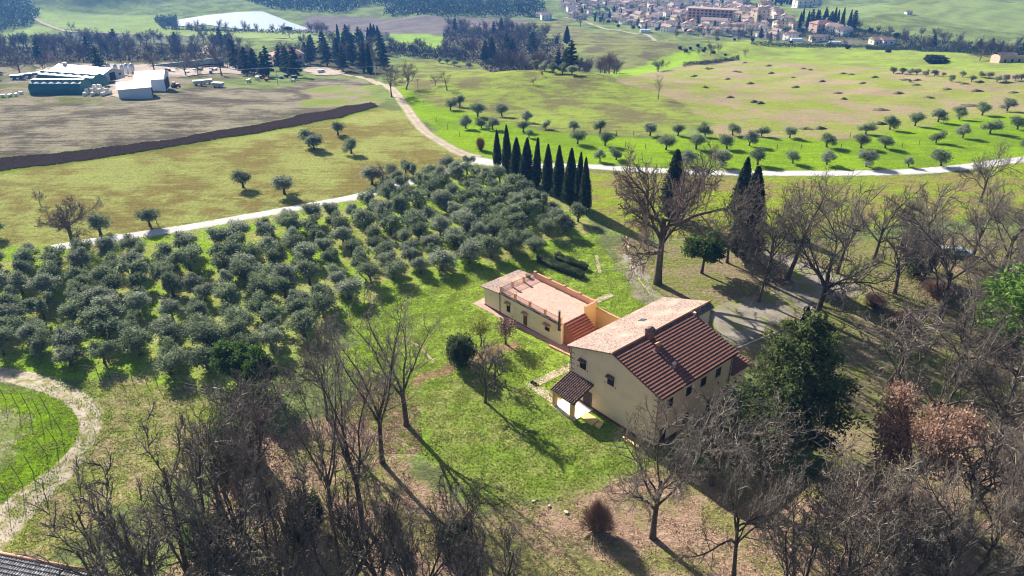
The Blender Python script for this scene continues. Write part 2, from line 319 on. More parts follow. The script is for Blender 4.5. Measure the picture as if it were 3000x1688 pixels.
# name, polygon (photo pixels), colour A, colour B, weight of stripes (negative: none), edge wobble
REG = [
 ('left_meadow', [(-300, 560), (0, 502), (560, 425), (1000, 347), (1100, 315), (1170, 325), (1230, 370), (1330, 430), (1372, 462), (1330, 490), (1060, 562), (560, 662), (240, 712), (0, 760), (-300, 800)], (.29, .315, .095), (.20, .165, .055), .35),
 ('stubble', [(-300, 300), (0, 300), (90, 303), (300, 303), (430, 295), (520, 268), (620, 250), (800, 262), (900, 240), (1000, 226), (1080, 245), (1100, 290), (1000, 313), (560, 405), (0, 464), (-300, 500)], (.27, .245, .175), (.105, .092, .07), 1.0),
 ('stubble_green', [(900, 260), (1000, 250), (1090, 252), (1110, 310), (1000, 312), (900, 315)], (.20, .26, .05), (.28, .23, .17), .2),
 ('plough_edge', [(-300, 540), (0, 500), (560, 420), (1000, 343), (1100, 310), (1110, 318), (1000, 352), (560, 431), (0, 512), (-300, 555)], (.17, .23, .03), (.14, .17, .03), 0),
 ('barnyard', [(-200, 200), (100, 190), (330, 160), (640, 170), (760, 215), (640, 245), (520, 262), (430, 290), (300, 300), (0, 302), (-200, 310)], (.26, .22, .17), (.13, .15, .05), .1),
 ('hill_center', [(1180, 175), (1400, 185), (1560, 190), (1800, 240), (1980, 290), (2080, 350), (2000, 392), (1850, 395), (1600, 385), (1400, 345), (1250, 290), (1130, 240)], (.25, .32, .06), (.165, .15, .07), .35),
 ('olive_meadow', [(1160, 255), (1250, 290), (1400, 345), (1600, 385), (1800, 398), (2100, 398), (2400, 408), (2560, 392), (2700, 370), (2850, 345), (3100, 318), (3200, 470), (3000, 468), (2720, 500), (2400, 508), (1720, 486), (1500, 485), (1400, 465), (1300, 415), (1215, 340)], (.22, .35, .02), (.16, .26, .022), .1),
 ('mound_hill', [(1800, 240), (1900, 205), (2100, 180), (2400, 185), (2650, 205), (3200, 215), (3200, 315), (2850, 345), (2700, 370), (2560, 390), (2400, 406), (2100, 396), (2080, 350), (1980, 290)], (.24, .29, .055), (.33, .255, .17), .3),
 ('far_green_a', [(2200, 115), (2350, 140), (2500, 140), (2700, 150), (3200, 190), (3200, 215), (2650, 205), (2400, 185), (2100, 180), (1900, 205), (1790, 240), (1780, 210), (2000, 170)], (.27, .36, .06), (.22, .25, .07), .4),
 ('brown_field', [(1540, 66), (1640, 56), (1760, 95), (1900, 105), (1985, 125), (2010, 150), (1900, 180), (1790, 212), (1700, 160), (1660, 130)], (.22, .24, .08), (.14, .125, .07), .8),
 ('bright_strip', [(1790, 215), (1900, 182), (2010, 150), (2060, 160), (1990, 195), (1890, 215), (1800, 235)], (.26, .40, .04), (.22, .33, .04), .2),
 ('purple_plain', [(900, 45), (1100, 52), (1300, 50), (1560, 55), (1500, 80), (1300, 100), (1050, 95), (860, 95)], (.20, .17, .15), (.16, .14, .13), .5),
 ('pale_green_b', [(1120, 100), (1250, 98), (1420, 135), (1400, 180), (1300, 160), (1200, 132)], (.26, .38, .07), (.2, .3, .06), .5),
 ('pale_green_c', [(90, 32), (300, 42), (480, 46), (470, 75), (560, 78), (700, 95), (1150, 100), (1140, 122), (800, 118), (640, 108), (300, 98), (180, 85), (110, 60)], (.28, .36, .11), (.24, .30, .10), .3),
 ('far_plough', [(120, 115), (200, 92), (330, 100), (640, 108), (600, 125), (300, 130), (100, 130)], (.17, .19, .12), (.14, .15, .1), .8),
 ('pale_green_d', [(0, 95), (110, 72), (160, 85), (100, 100), (0, 125), (-200, 130), (-200, 100)], (.28, .36, .11), (.24, .30, .10), .3),
 ('lawn_right_far', [(2350, 45), (2480, 22), (2700, 20), (3200, 0), (3200, 110), (2900, 90), (2750, 60), (2640, 38), (2500, 60)], (.24, .31, .11), (.21, .25, .10), .5),
 ('town_ground', [(1640, -4), (1640, 30), (1700, 52), (1760, 48), (1800, 62), (1880, 82), (1960, 98), (2080, 106), (2200, 114), (2330, 124), (2480, 136), (2700, 132), (2480, 100), (2350, 80), (2300, 50), (2210, 30), (2180, -4)], (.13, .145, .07), (.20, .18, .14), 0),
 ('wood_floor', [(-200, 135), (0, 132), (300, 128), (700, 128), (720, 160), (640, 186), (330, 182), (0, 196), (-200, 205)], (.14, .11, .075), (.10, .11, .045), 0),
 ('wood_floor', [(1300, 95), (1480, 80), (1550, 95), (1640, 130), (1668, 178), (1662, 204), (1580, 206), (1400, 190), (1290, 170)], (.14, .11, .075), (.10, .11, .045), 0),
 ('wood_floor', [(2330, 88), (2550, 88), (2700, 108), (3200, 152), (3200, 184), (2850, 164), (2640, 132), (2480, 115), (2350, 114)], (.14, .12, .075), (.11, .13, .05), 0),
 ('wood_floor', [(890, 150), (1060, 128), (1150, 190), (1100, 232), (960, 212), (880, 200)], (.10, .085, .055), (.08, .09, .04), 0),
 ('verge', [(1720, 500), (2000, 516), (2400, 520), (2720, 512), (3000, 480), (3200, 470), (3200, 640), (2700, 640), (2300, 700), (1990, 690), (1800, 680), (1730, 620)], (.24, .32, .03), (.26, .21, .09), .1),
 ('grove_floor', [(-200, 740), (240, 715), (560, 668), (1070, 565), (1330, 495), (1470, 495), (1600, 570), (1720, 640), (1740, 690), (1560, 760), (1400, 780), (1180, 850), (1000, 930), (880, 1080), (640, 1130), (300, 1110), (0, 1090), (-200, 1090)], (.235, .37, .03), (.33, .32, .12), 0),
 ('grove_dry', [(600, 900), (800, 840), (1000, 800), (1000, 930), (880, 1060), (640, 1110), (450, 1080), (420, 980)], (.34, .36, .14), (.26, .33, .06), 0),
 ('lawn', [(1000, 930), (1180, 850), (1400, 780), (1560, 740), (1740, 690), (1800, 760), (1990, 890), (1700, 1250), (1560, 1480), (1380, 1480), (1240, 1330), (1200, 1180), (1040, 1080)], (.21, .32, .03), (.27, .36, .06), 0),
 ('lawn_low', [(1040, 1080), (1200, 1180), (1240, 1330), (1380, 1480), (1560, 1480), (1700, 1460), (1960, 1400), (1960, 1260), (1640, 1180), (1500, 1120), (1200, 1100)], (.19, .29, .038), (.27, .29, .09), 0),
 ('drive_ground', [(1800, 720), (1990, 700), (2300, 720), (2700, 700), (3200, 640), (3200, 1100), (2500, 1400), (2250, 1150), (2100, 960), (1930, 870)], (.20, .215, .065), (.27, .215, .135), 0),
 ('litter_front', [(700, 1300), (1050, 1180), (1200, 1250), (1230, 1400), (1400, 1500), (1600, 1490), (1900, 1380), (2000, 1380), (2500, 1400), (3200, 1100), (3200, 2300), (200, 2300), (560, 1560)], (.42, .29, .21), (.24, .24, .085), 0),
 ('litter_tree', [(1170, 1130), (1060, 1100), (1010, 1230), (1090, 1330), (1240, 1330), (1230, 1210)], (.40, .29, .22), (.22, .26, .06), 0),
 ('litter_bed', [(1420, 1010), (1530, 1000), (1520, 1025), (1440, 1040), (1330, 1090), (1240, 1130), (1230, 1105), (1310, 1060)], (.42, .24, .17), (.26, .17, .11), 0),
 ('track_inside', [(-300, 1130), (60, 1128), (150, 1145), (225, 1190), (245, 1240), (215, 1320), (150, 1390), (80, 1440), (-300, 1700)], (.20, .335, .012), (.14, .24, .015), 0),
 ('track_inside_pale', [(-300, 1190), (0, 1190), (70, 1240), (90, 1300), (40, 1370), (-300, 1500)], (.33, .33, .18), (.2, .28, .05), 0),
 ('track_outside', [(250, 1130), (420, 1110), (640, 1150), (640, 1300), (500, 1400), (200, 1600), (-200, 1800), (-200, 1640), (100, 1450), (220, 1350), (262, 1230)], (.255, .29, .07), (.33, .27, .15), 0),
]
def build_ground():
    ys = np.concatenate([np.exp(np.linspace(math.log(12), math.log(1500), 980)), np.linspace(1530, 3200, 40)])
    us = np.linspace(-.98, .98, 900)
    Yg = np.repeat(ys[:, None], len(us), 1); Xg = us[None, :] * (Yg + 34)
    Z = H(Xg, Yg); nj, ni = Z.shape
    A = np.zeros((nj, ni, 4), np.float32); B = np.zeros((nj, ni, 4), np.float32)
    A[..., :3] = (.20, .26, .085); B[..., :3] = (.13, .15, .065)
    # far plain and bushy land
    for name, poly, ca, cb, st in REG:
        W = [P(min(max(a, -400), 3400), b) if b < 1688 or True else None for a, b in poly]
        d0 = min(w[1] for w in W); sc = .05 if d0 > 350 else (.12 if d0 > 150 else .35)
        am = .9 if d0 < 150 else 1.6
        if name in ('plough_edge',): am = .3
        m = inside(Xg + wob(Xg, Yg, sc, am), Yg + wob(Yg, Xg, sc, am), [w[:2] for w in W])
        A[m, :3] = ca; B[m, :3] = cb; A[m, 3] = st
    # soften the joins a little
    for arr in (A, B):
        for _ in range(2):
            arr[1:-1, 1:-1] = (arr[1:-1, 1:-1] * 2 + arr[:-2, 1:-1] + arr[2:, 1:-1] + arr[1:-1, :-2] + arr[1:-1, 2:]) / 6
    fm = np.clip(.5 + .5 * fbm2(Xg, Yg, .021, 3) , 0, 1); fn = np.clip(.5 + .5 * fbm2(Xg, Yg, .11, 5), 0, 1)
    mix = np.where(Yg > 170, fm * .75 + fn * .25, fn * .6 + fm * .4)
    B[..., 3] = np.clip((mix - .5) * 2.1 + .5, -.2, 1.2)
    V = np.stack([Xg, Yg, Z], -1).reshape(-1, 3)
    idx = np.arange(nj * ni).reshape(nj, ni)
    Fq = np.stack([idx[:-1, :-1], idx[:-1, 1:], idx[1:, 1:], idx[1:, :-1]], -1).reshape(-1, 4)
    m, nt, bs = new_mat('ground_surface')
    o = mesh_np('ground', V, Fq, m, smooth=True)
    for nm, arr in (('colA', A), ('colB', B)):
        at = o.data.attributes.new(nm, 'FLOAT_COLOR', 'POINT'); at.data.foreach_set('color', arr.reshape(-1))
    ca = N(nt, 'ShaderNodeAttribute', attribute_name='colA'); cb = N(nt, 'ShaderNodeAttribute', attribute_name='colB')
    tc = N(nt, 'ShaderNodeTexCoord').outputs['Object']
    n1 = noise(nt, tc, 1.1, 6, .7); n2 = noise(nt, tc, 5.0, 4, .75); n3 = noise(nt, tc, .16, 5, .65)
    # stripes of the tilled fields, running with the slope of the fields
    mp = N(nt, 'ShaderNodeMapping'); mp.inputs['Rotation'].default_value = (0, 0, R(-14)); mp.inputs['Scale'].default_value = (.03, .55, 1)
    nt.links.new(tc, mp.inputs[0]); st = noise(nt, mp.outputs[0], 1.0, 6, .75)
    f = mth(nt, 'ADD', mth(nt, 'MULTIPLY', mth(nt, 'SUBTRACT', n1, .5), 2.4), mth(nt, 'MULTIPLY', mth(nt, 'SUBTRACT', n3, .5), 1.6))
    f = mth(nt, 'ADD', f, mth(nt, 'MULTIPLY', mth(nt, 'SUBTRACT', n2, .5), 2.6))
    f = mth(nt, 'ADD', f, mth(nt, 'MULTIPLY', mth(nt, 'MULTIPLY', mth(nt, 'SUBTRACT', st, .5), 4.5), ca.outputs['Alpha']))
    mp2 = N(nt, 'ShaderNodeMapping'); mp2.inputs['Rotation'].default_value = (0, 0, R(-8)); mp2.inputs['Scale'].default_value = (.09, .22, 1); nt.links.new(tc, mp2.inputs[0])
    n4 = noise(nt, mp2.outputs[0], 1.0, 7, .72, 1.2)
    f = mth(nt, 'ADD', f, mth(nt, 'MULTIPLY', mth(nt, 'SUBTRACT', n4, .5), 3.2))
    f = mth(nt, 'ADD', f, cb.outputs['Alpha']); f.node.use_clamp = True
    col = mixc(nt, f, ca.outputs['Color'], cb.outputs['Color'])
    n5 = noise(nt, tc, 2.2, 5, .8)
    mp3 = N(nt, 'ShaderNodeMapping'); mp3.inputs['Rotation'].default_value = (0, 0, R(-14)); mp3.inputs['Scale'].default_value = (.12, 1.1, 1); nt.links.new(tc, mp3.inputs[0]); n6 = noise(nt, mp3.outputs[0], 1, 5, .8)
    nv = mth(nt, 'ADD', mth(nt, 'MULTIPLY', n5, .75), mth(nt, 'MULTIPLY', n6, .25))
    v = N(nt, 'ShaderNodeMapRange'); nt.links.new(nv, v.inputs[0]); v.inputs[1].default_value = .36; v.inputs[2].default_value = .64; v.inputs[3].default_value = .42; v.inputs[4].default_value = 1.58
    vm = N(nt, 'ShaderNodeVectorMath', operation='SCALE'); nt.links.new(col, vm.inputs[0]); nt.links.new(v.outputs[0], vm.inputs['Scale'])
    nt.links.new(vm.outputs[0], bs.inputs['Base Color']); bs.inputs['Roughness'].default_value = 1; bs.inputs['Specular IOR Level'].default_value = 0
    hh = mth(nt, 'ADD', n2, mth(nt, 'MULTIPLY', n1, 2))
    bumpn(nt, bs, hh, 1.0, .3)
    o['kind'] = 'structure'
    return o
build_ground()

def lift(y): return .03 + max(0, y - 120) * .0006
def drape_strip(name, pts, width, mat, extra=0.0, step=2.0):
    """ribbon laid on the ground; pts photo pixels (px, py[, width])"""
    W = [(*P(p[0], p[1])[:2], p[2] if len(p) > 2 else width) for p in pts]
    # catmull-rom resample
    out = []
    for i in range(len(W) - 1):
        p0, p1, p2, p3 = (np.array(W[max(i - 1, 0)]), np.array(W[i]), np.array(W[i + 1]), np.array(W[min(i + 2, len(W) - 1)]))
        n = max(2, int(np.hypot(*(p2 - p1)[:2]) / step))
        for k in range(n):
            t = k / n; out.append(.5 * ((2 * p1) + (-p0 + p2) * t + (2 * p0 - 5 * p1 + 4 * p2 - p3) * t * t + (-p0 + 3 * p1 - 3 * p2 + p3) * t ** 3))
    out.append(np.array(W[-1])); out = np.array(out)
    d = np.gradient(out[:, :2], axis=0); d /= np.linalg.norm(d, axis=1)[:, None]; nrm = np.stack([-d[:, 1], d[:, 0]], 1)
    k = 7; V = []
    for i, (x, y, w) in enumerate(out):
        jit = wob(x, y, .9, .06) if extra else 0
        for j in range(k):
            s = (j / (k - 1) - .5) * (w + (jit + extra * .3 * math.sin(i * 1.7 + j)) ); q = out[i, :2] + nrm[i] * s
            edge = -.08 if j in (0, k - 1) else 0
            V.append((q[0], q[1], float(H(q[0], q[1])) + lift(q[1]) + edge))
    idx = np.arange(len(V)).reshape(-1, k)
    Fq = np.stack([idx[:-1, :-1], idx[:-1, 1:], idx[1:, 1:], idx[1:, :-1]], -1).reshape(-1, 4)
    o = mesh_np(name, V, Fq, mat, smooth=True); o['kind'] = 'structure'
    at = o.data.attributes.new('across', 'FLOAT', 'POINT'); at.data.foreach_set('value', np.tile(np.linspace(.001, 1, k), len(V) // k).astype(np.float32))
    return o
def drape_poly(name, poly, mat, cell=1.0, dz=.03, px=True, kind='structure', wobble=0):
    W = [P(*p)[:2] for p in poly] if px else poly
    W = np.array(W); x0, y0 = W.min(0) - cell; x1, y1 = W.max(0) + cell
    xs = np.arange(x0, x1 + cell, cell); ys = np.arange(y0, y1 + cell, cell)
    Xg, Yg = np.meshgrid(xs, ys); cx = (Xg[:-1, :-1] + Xg[1:, 1:]) / 2; cy = (Yg[:-1, :-1] + Yg[1:, 1:]) / 2
    m = inside(cx + wob(cx, cy, 1.1, wobble), cy + wob(cy, cx, 1.3, wobble), W)
    idx = np.arange(Xg.size).reshape(Xg.shape)
    Fq = np.stack([idx[:-1, :-1], idx[:-1, 1:], idx[1:, 1:], idx[1:, :-1]], -1)[m]
    used, inv = np.unique(Fq, return_inverse=True)
    V = np.stack([Xg, Yg, H(Xg, Yg) + dz + np.maximum(0, Yg - 120) * .0006], -1).reshape(-1, 3)[used]
    o = mesh_np(name, V, inv.reshape(-1, 4), mat, smooth=True); o['kind'] = kind
    return o
road_l = drape_strip('road', [(150, 728), (240, 712), (330, 699), (550, 667), (700, 640), (900, 604), (1060, 573), (1200, 535), (1310, 504), (1375, 478)], 4.3, M['road'])
road_r = drape_strip('road', [(1362, 462, 4), (1400, 470, 7), (1450, 479, 6.5), (1520, 486, 5), (1720, 488), (1850, 497), (2000, 503), (2200, 508), (2400, 508), (2600, 506), (2720, 500), (2850, 487), (3000, 467), (3200, 440)], 5.0, M['road'])
drape_strip('gravel_road', [(1395, 463, 6), (1340, 444, 4.5), (1290, 415), (1250, 390), (1215, 352), (1190, 315), (1170, 287), (1150, 262), (1110, 246), (1060, 229), (1010, 219), (960, 214)], 4.0, M['dirtroad'], extra=1)
drape_strip('gravel_track', [(-260, 1098, 3.5), (0, 1104, 3), (80, 1118, 3), (150, 1138, 3.2), (220, 1170, 3.6), (264, 1210, 4.4), (264, 1262, 3.4), (228, 1330, 3.6), (165, 1395, 4.2), (90, 1455, 5), (0, 1545, 6), (-150, 1720, 7)], 3.0, M['track'], extra=1)
drape_strip('gravel_track', [(-260, 1075, 1.6), (0, 1084, 1.6), (100, 1102, 1.4), (190, 1132, 1.6), (250, 1170, 2)], 1.5, M['track'], extra=1)
drape_strip('far_road', [(1655, 52), (1700, 62), (1760, 82), (1850, 98), (1900, 104), (1960, 120)], 4.5, M['dirtroad'], step=8)
drape_strip('far_road', [(95, 50), (140, 74), (200, 92), (300, 97), (450, 102), (640, 107), (740, 112), (900, 112), (1080, 112)], 5, M['dirtroad'], step=8)
drape_strip('far_road', [(640, 122), (612, 135), (600, 150), (615, 165)], 6, M['dirtroad'], step=8)
drape_poly('ploughed_strip', [(-200, 489), (0, 464), (250, 440), (500, 410), (760, 365), (1000, 313), (1085, 301), (1110, 312), (1060, 326), (1000, 345), (760, 390), (560, 421), (300, 463), (0, 501), (-200, 530)], M['plough'], .6, .10, wobble=.3)
drape_poly('farmyard', [(60, 232), (120, 200), (330, 188), (660, 192), (790, 200), (780, 215), (650, 215), (480, 228), (400, 255), (360, 288), (320, 283), (330, 240), (130, 225)], M['dirtroad'], 2.5, .12, wobble=.6)
drape_poly('farmyard', [(885, 208), (920, 198), (960, 200), (1010, 212), (1000, 220), (930, 222)], M['dirtroad'], 2.5, .14, wobble=.6)
drape_poly('driveway', [(2235, 735), (2330, 750), (2420, 790), (2530, 850), (2560, 880), (2480, 870), (2390, 880), (2360, 905), (2290, 940), (2160, 1015), (2085, 960), (2090, 900), (2190, 870), (2290, 850), (2330, 830), (2250, 775)], M['gravel'], .35, .03, wobble=.25)
drape_poly('gravel_yard', [(1830, 745), (1880, 760), (1905, 830), (1935, 870), (2010, 900), (1960, 920), (1900, 900), (1850, 870), (1830, 810), (1800, 790)], M['gravel'], .35, .03, wobble=.35)
pond = [(505, 70), (520, 58), (600, 45), (700, 35), (768, 33), (800, 45), (850, 65), (930, 92), (1000, 96), (860, 96), (760, 90), (680, 82), (600, 72), (560, 76), (520, 76)]
Wp = [P(*p) for p in pond]; zp = -84.0
Wp = [P(a, b, zp)[:2] for a, b in pond]
o = MB().prism(Wp, zp - 1.5, zp).build('pond', M['water']); o['kind'] = 'structure'

# ------------------------------------------------------------------ the villa (local X across the gable, local Y along the ridge)
def tile_roof(name, mat, parent, x0, z0, x1, z1, y0, y1, course=.5, pitch=.36, amp=.05, saw=.09, thick=.16, flip=False, y0b=None, y1b=None):
    """tiled slope from (x0,z0) at the top to (x1,z1) at the eave, running y0..y1; real overlapping courses of curved tiles"""
    L = math.hypot(x1 - x0, z1 - z0); n = max(2, int(round(L / course))); dx, dz = (x1 - x0) / L, (z1 - z0) / L
    nx, nz = -dz, dx
    if nz < 0: nx, nz = -nx, -nz
    m = max(4, int((y1 - y0) / pitch) * 6); js = np.linspace(0, 1, m + 1)
    rs = NR
    V = []
    for i in range(n):
        for (s, h) in ((i / n * L, 0.0), ((i + 1) / n * L, saw)):
            a = y0 + (0 if y0b is None else (y0b - y0) * s / L); b = y1 + (0 if y1b is None else (y1b - y1) * s / L)
            ph = js * (b - a) / pitch * 2 * math.pi
            w = amp * np.abs(np.sin(ph / 2)) ** .8 + h + np.round(js * (b - a) / pitch) % 7 * .002
            V.append(np.stack([x0 + dx * s + nx * w, a + js * (b - a), z0 + dz * s + nz * w], 1))
    V = np.concatenate(V); k = m + 1; rows = 2 * n
    idx = np.arange(rows * k).reshape(rows, k)
    Fq = np.stack([idx[:-1, :-1], idx[1:, :-1], idx[1:, 1:], idx[:-1, 1:]], -1).reshape(-1, 4)
    mb = [tuple(f) for f in Fq.tolist()]
    # slab underneath
    b = len(V); ya, yb = y0, y1; yc = y0 if y0b is None else y0b; yd = y1 if y1b is None else y1b
    S = [(x0, ya, z0), (x0, yb, z0), (x1, yd, z1), (x1, yc, z1)]
    V = np.concatenate([V, np.array(S) - [0, 0, .012], np.array(S) - [nx * thick, 0, nz * thick]])
    mb += [(b, b + 1, b + 2, b + 3), (b + 7, b + 6, b + 5, b + 4), (b, b + 4, b + 5, b + 1), (b + 1, b + 5, b + 6, b + 2), (b + 2, b + 6, b + 7, b + 3), (b + 3, b + 7, b + 4, b)]
    return mesh_np(name, V, mb, mat, parent)
VO = (11.67, 83.21); VA = R(-49.0)
def hood(parent, x, y, z, w, mat, axis='y-', name='window_hood'):
    """small tiled hood over a window; sticks out along -y (gable) or +x"""
    mb = MB(); n = max(3, int(w / .24)); p = w / n
    for i in range(n):
        c = x - w / 2 + (i + .5) * p
        if axis == 'y-':
            mb.tube([(c, y, z + .16), (c, y - .55, z - .04)], [p * .44, p * .52], 6)
        else:
            mb.tube([(y, c, z + .16), (y + .55, c, z - .04)], [p * .44, p * .52], 6)
    if axis == 'y-': mb.box(x - w / 2, x + w / 2, y - .5, y, z - .09, z - .03)
    else: mb.box(y, y + .5, x - w / 2, x + w / 2, z - .09, z - .03)
    return mb.build(name, mat, parent)
def villa():
    t = thing('villa', 'large two storey cream villa with red tiled gable roof and small pillared porch', 'house', (VO[0], VO[1], 0), VA)
    XN, XS, XR, ZE, ZR, YM, YT = -5.3, 10.1, 2.3, 8.25, 10.85, 15.8, 20.2
    w = MB(); w.ext([(XN, -.3), (XS, -.3), (XS, ZE), (XR, ZR - .12), (XN, ZE)], 0, YM)
    w.ext([(XN, -.3), (2.75, -.3), (2.75, ZR - .75), (XR, ZR - .14), (XN, ZE)], YM, YT)
    w.ext([(2.75, -.3), (9.9, -.3), (9.9, 4.2), (2.75, 5.6)], YM, 20.0)
    w.build('wall', M['wall'], t)
    p = MB(); p.box(XN - .03, XS + .03, -.03, .12, -.3, .35); p.box(XS - .05, XS + .03, .12, YM, -.3, .35); p.build('plinth', M['plinth'], t)
    o = 0.55
    sl = (ZR - ZE) / (XS - XR); sn = (ZR - ZE) / (XR - XN)
    rf = tile_roof('roof', M['tile_red'], t, XR, ZR, XS + o, ZE - sl * o + .12, -.35, YM + .35)
    tag(rf, 'dark red corrugated south slope')
    rn = tile_roof('roof', M['tile_pale'], t, XR, ZR, XN - o, ZE - sn * o + .12, -.35, YT + .35, pitch=.27, amp=.035, saw=.03, course=.45)
    tag(rn, 'pale lichen mottled north slope with sun glare in its colour')
    tile_roof('low_roof', M['tile_red'], t, 2.8, 5.7, 10.5, 4.35, YM + .02, 20.5)
    tile_roof('roof_edge', M['tile_dark'], t, XR + .02, ZR - .16, 3.15, ZR - .62, YM + .5, YT + .35, amp=.06)
    rd = MB(); rd.tube([(XR, -.4, ZR + .07), (XR, YM + .3, ZR + .07)], .17, 8); rd.tube([(XR, YM + .3, ZR + .09), (XR, YT + .4, ZR + .07)], .16, 8); rd.build('ridge', M['cap'], t, True)
    MB().box(2.75, 3.1, YM + .1, YM + .45, 9.2, 11.05).build('roof_pillar', M['wall'], t)
    # quoins
    for side in (0, 1):
        q = MB()
        for i in range(8):
            z = 1.2 + i * .86
            if side: q.box(XS - .85, XS + .02, -.02, .02, z, z + .14); q.box(XS, XS + .02, -.02, .8, z, z + .14)
            else: q.box(XN - .02, XN + .7, -.02, .02, z, z + .13)
        if side: q.box(XS - .2, XS + .015, -.015, .02, .4, 7.9)
        else: q.box(XN - .02, XN + .1, -.015, .02, .4, 8.1)
        q.build('quoin', M['quoin'], t)
    # windows of the gable
    for x in (-3.0, 2.1):
        f = MB().box(x - .56, x + .56, -.05, .02, 5.62, 6.86).build('window', M['shutter'], t)
        s = MB()
        for sx in (-.28, .28):
            for k in range(12): s.box(x + sx - .24, x + sx + .24, -.085, -.05, 5.68 + k * .096, 5.68 + k * .096 + .05)
        s.build('shutter', M['dark_metal'], f)
        hood(t, x, 0, 6.98, 1.3, M['tile_dark'])
        for sx in (-.95, .95): MB().box(x + sx - .04, x + sx + .04, -.14, 0, 5.62, 5.72).build('shutter_holder', M['dark_metal'], t)
    # windows of the long south wall
    for y in (2.3, 6.2, 9.3, 12.6):
        f = MB().box(XS, XS + .05, y - .55, y + .55, 5.5, 6.8).build('window', M['shutter'], t)
        MB().box(XS - .02, XS + .12, y - .65, y + .65, 5.38, 5.48).build('sill', M['marble'], f)
    for y in (1.5, 6.2, 11.5): MB().box(XS, XS + .05, y - .6, y + .6, .4, 2.5).build('door', M['shutter'], t)
    # entrance door under the porch
    d = MB().box(-2.45, -1.15, -.06, .02, .05, 2.35).build('door', M['shutter'], t)
    fr = MB().box(-2.62, -2.46, -.09, .02, .05, 2.5).box(-1.14, -.98, -.09, .02, .05, 2.5).box(-2.46, -1.14, -.09, .02, 2.36, 2.5); fr.build('door_frame', M['wood'], d)
    # gutters and downpipes
    g = MB(); g.tube([(XN - o - .05, -.3, ZE - .12), (XN - o - .05, YT, ZE - .12)], .07, 6)
    g.tube([(XN - o, -.1, ZE - .16), (XN - .06, -.1, ZE - 1.3), (XN - .06, -.1, 0)], .055, 6)
    g.tube([(XS + o + .03, -.3, ZE - .2), (XS + o + .03, YM, ZE - .2)], .07, 6); g.tube([(XS + o, YM - .4, ZE - .25), (XS + .1, YM - .4, ZE - .9), (XS + .1, YM - .4, 0)], .055, 6)
    g.build('downpipe', M['dark_metal'], t)
    # chimneys
    c = MB().box(2.35, 3.25, 6.0, 6.9, ZR - .6, ZR + 1.0).build('chimney', M['brick'], t)
    cc = MB()
    cc.box(2.25, 3.35, 5.9, 7.0, ZR + 1.0, ZR + 1.1)
    for k in range(4): cc.tube([(2.3, 6.05 + k * .27, ZR + 1.15), (2.8, 6.05 + k * .27, ZR + 1.38), (3.3, 6.05 + k * .27, ZR + 1.15)], .12, 6)
    cc.build('chimney_cap', M['tile_dark'], c)
    for (x, y, h, s_, mt) in ((5.1, 5.4, 1.25, .22, M['tile_red']), (8.0, 5.3, .7, .15, M['marble'])):
        zb = ZR - sl * (x - XR)
        c = MB().box(x - s_, x + s_, y - s_, y + s_, zb - .2, zb + h).build('chimney', M['brick'] if s_ > .2 else M['cap'], t)
        MB().box(x - s_ * 1.6, x + s_ * 1.6, y - s_ * 1.5, y + s_ * 1.5, zb + h, zb + h + .1).ext([(x - s_ * 1.7, zb + h + .1), (x + s_ * 1.7, zb + h + .1), (x, zb + h + .32)], y - s_ * 1.5, y + s_ * 1.5).build('chimney_cap', M['cap'] if s_ > .2 else M['marble'], c)
        MB().add([(x - .5, y - .5, zb + .32), (x + .1, y - .5, zb + .12), (x + .1, y - s_ - .02, zb + .16), (x - .5, y - s_ - .02, zb + .36)], [(0, 1, 2, 3)]).build('flashing', M['steel'], c)
    # skylight on the pale slope
    zs = ZR - sn * (XR + 2.2)
    s = MB().add([(-2.65, 10.6, zs - .13), (-1.75, 10.6, zs + .17), (-1.75, 11.5, zs + .17), (-2.65, 11.5, zs - .13), (-2.65, 10.6, zs + .02), (-1.75, 10.6, zs + .32), (-1.75, 11.5, zs + .32), (-2.65, 11.5, zs + .02)], [(4, 5, 6, 7), (0, 1, 5, 4), (1, 2, 6, 5), (2, 3, 7, 6), (3, 0, 4, 7)]).build('skylight', M['glass'], t)
    # aerial
    a = MB().tube([(3.0, 17.2, 7.4), (3.0, 17.2, 12.2)], .03, 5); a.tube([(2.2, 17.2, 12.0), (3.7, 17.2, 12.05)], .02, 4)
    for k in range(7): a.tube([(2.3 + k * .2, 16.95, 12.0), (2.3 + k * .2, 17.45, 12.0)], .012, 4)
    a.build('aerial', M['steel'], t)
    # porch
    pr = tile_roof('porch_roof', M['tile_dark'], t, -2.8, 4.15, -2.8, 2.7, 0, 1)  # replaced below
    bpy.data.objects.remove(pr)
    L = 3.9; n = 9; V = []; Fc = []
    mbp = MB(); np_ = 13; p = 4.6 / np_
    for i in range(np_):
        x = -5.35 + (i + .5) * p
        for k in range(n):
            s0, s1 = k / n, (k + 1) / n
            mbp.tube([(x, -.02 - s0 * L, 4.15 - s0 * 1.4), (x, -.02 - s1 * L, 4.2 - s1 * 1.4)], [p * .3, p * .4], 6, True)
    mbp.add([(-5.4, 0, 4.1), (-.75, 0, 4.1), (-.75, -L, 2.7), (-5.4, -L, 2.7), (-5.4, 0, 3.96), (-.75, 0, 3.96), (-.75, -L, 2.56), (-5.4, -L, 2.56)], [(0, 3, 2, 1), (4, 5, 6, 7), (0, 1, 5, 4), (1, 2, 6, 5), (2, 3, 7, 6), (3, 0, 4, 7)])
    pr = mbp.build('porch_roof', M['tile_dark'], t, True)
    MB().box(-5.25, -.9, -3.55, -3.3, 2.3, 2.58).build('beam', M['wood'], pr)
    for x in (-4.75, -1.35):
        pl = MB().box(x - .24, x + .24, -3.68, -3.2, 0, 2.35).build('pillar', M['wall_orange'], t)
        MB().box(x - .3, x + .3, -3.74, -3.14, 0, .18).build('pillar_base', M['concrete'], pl)
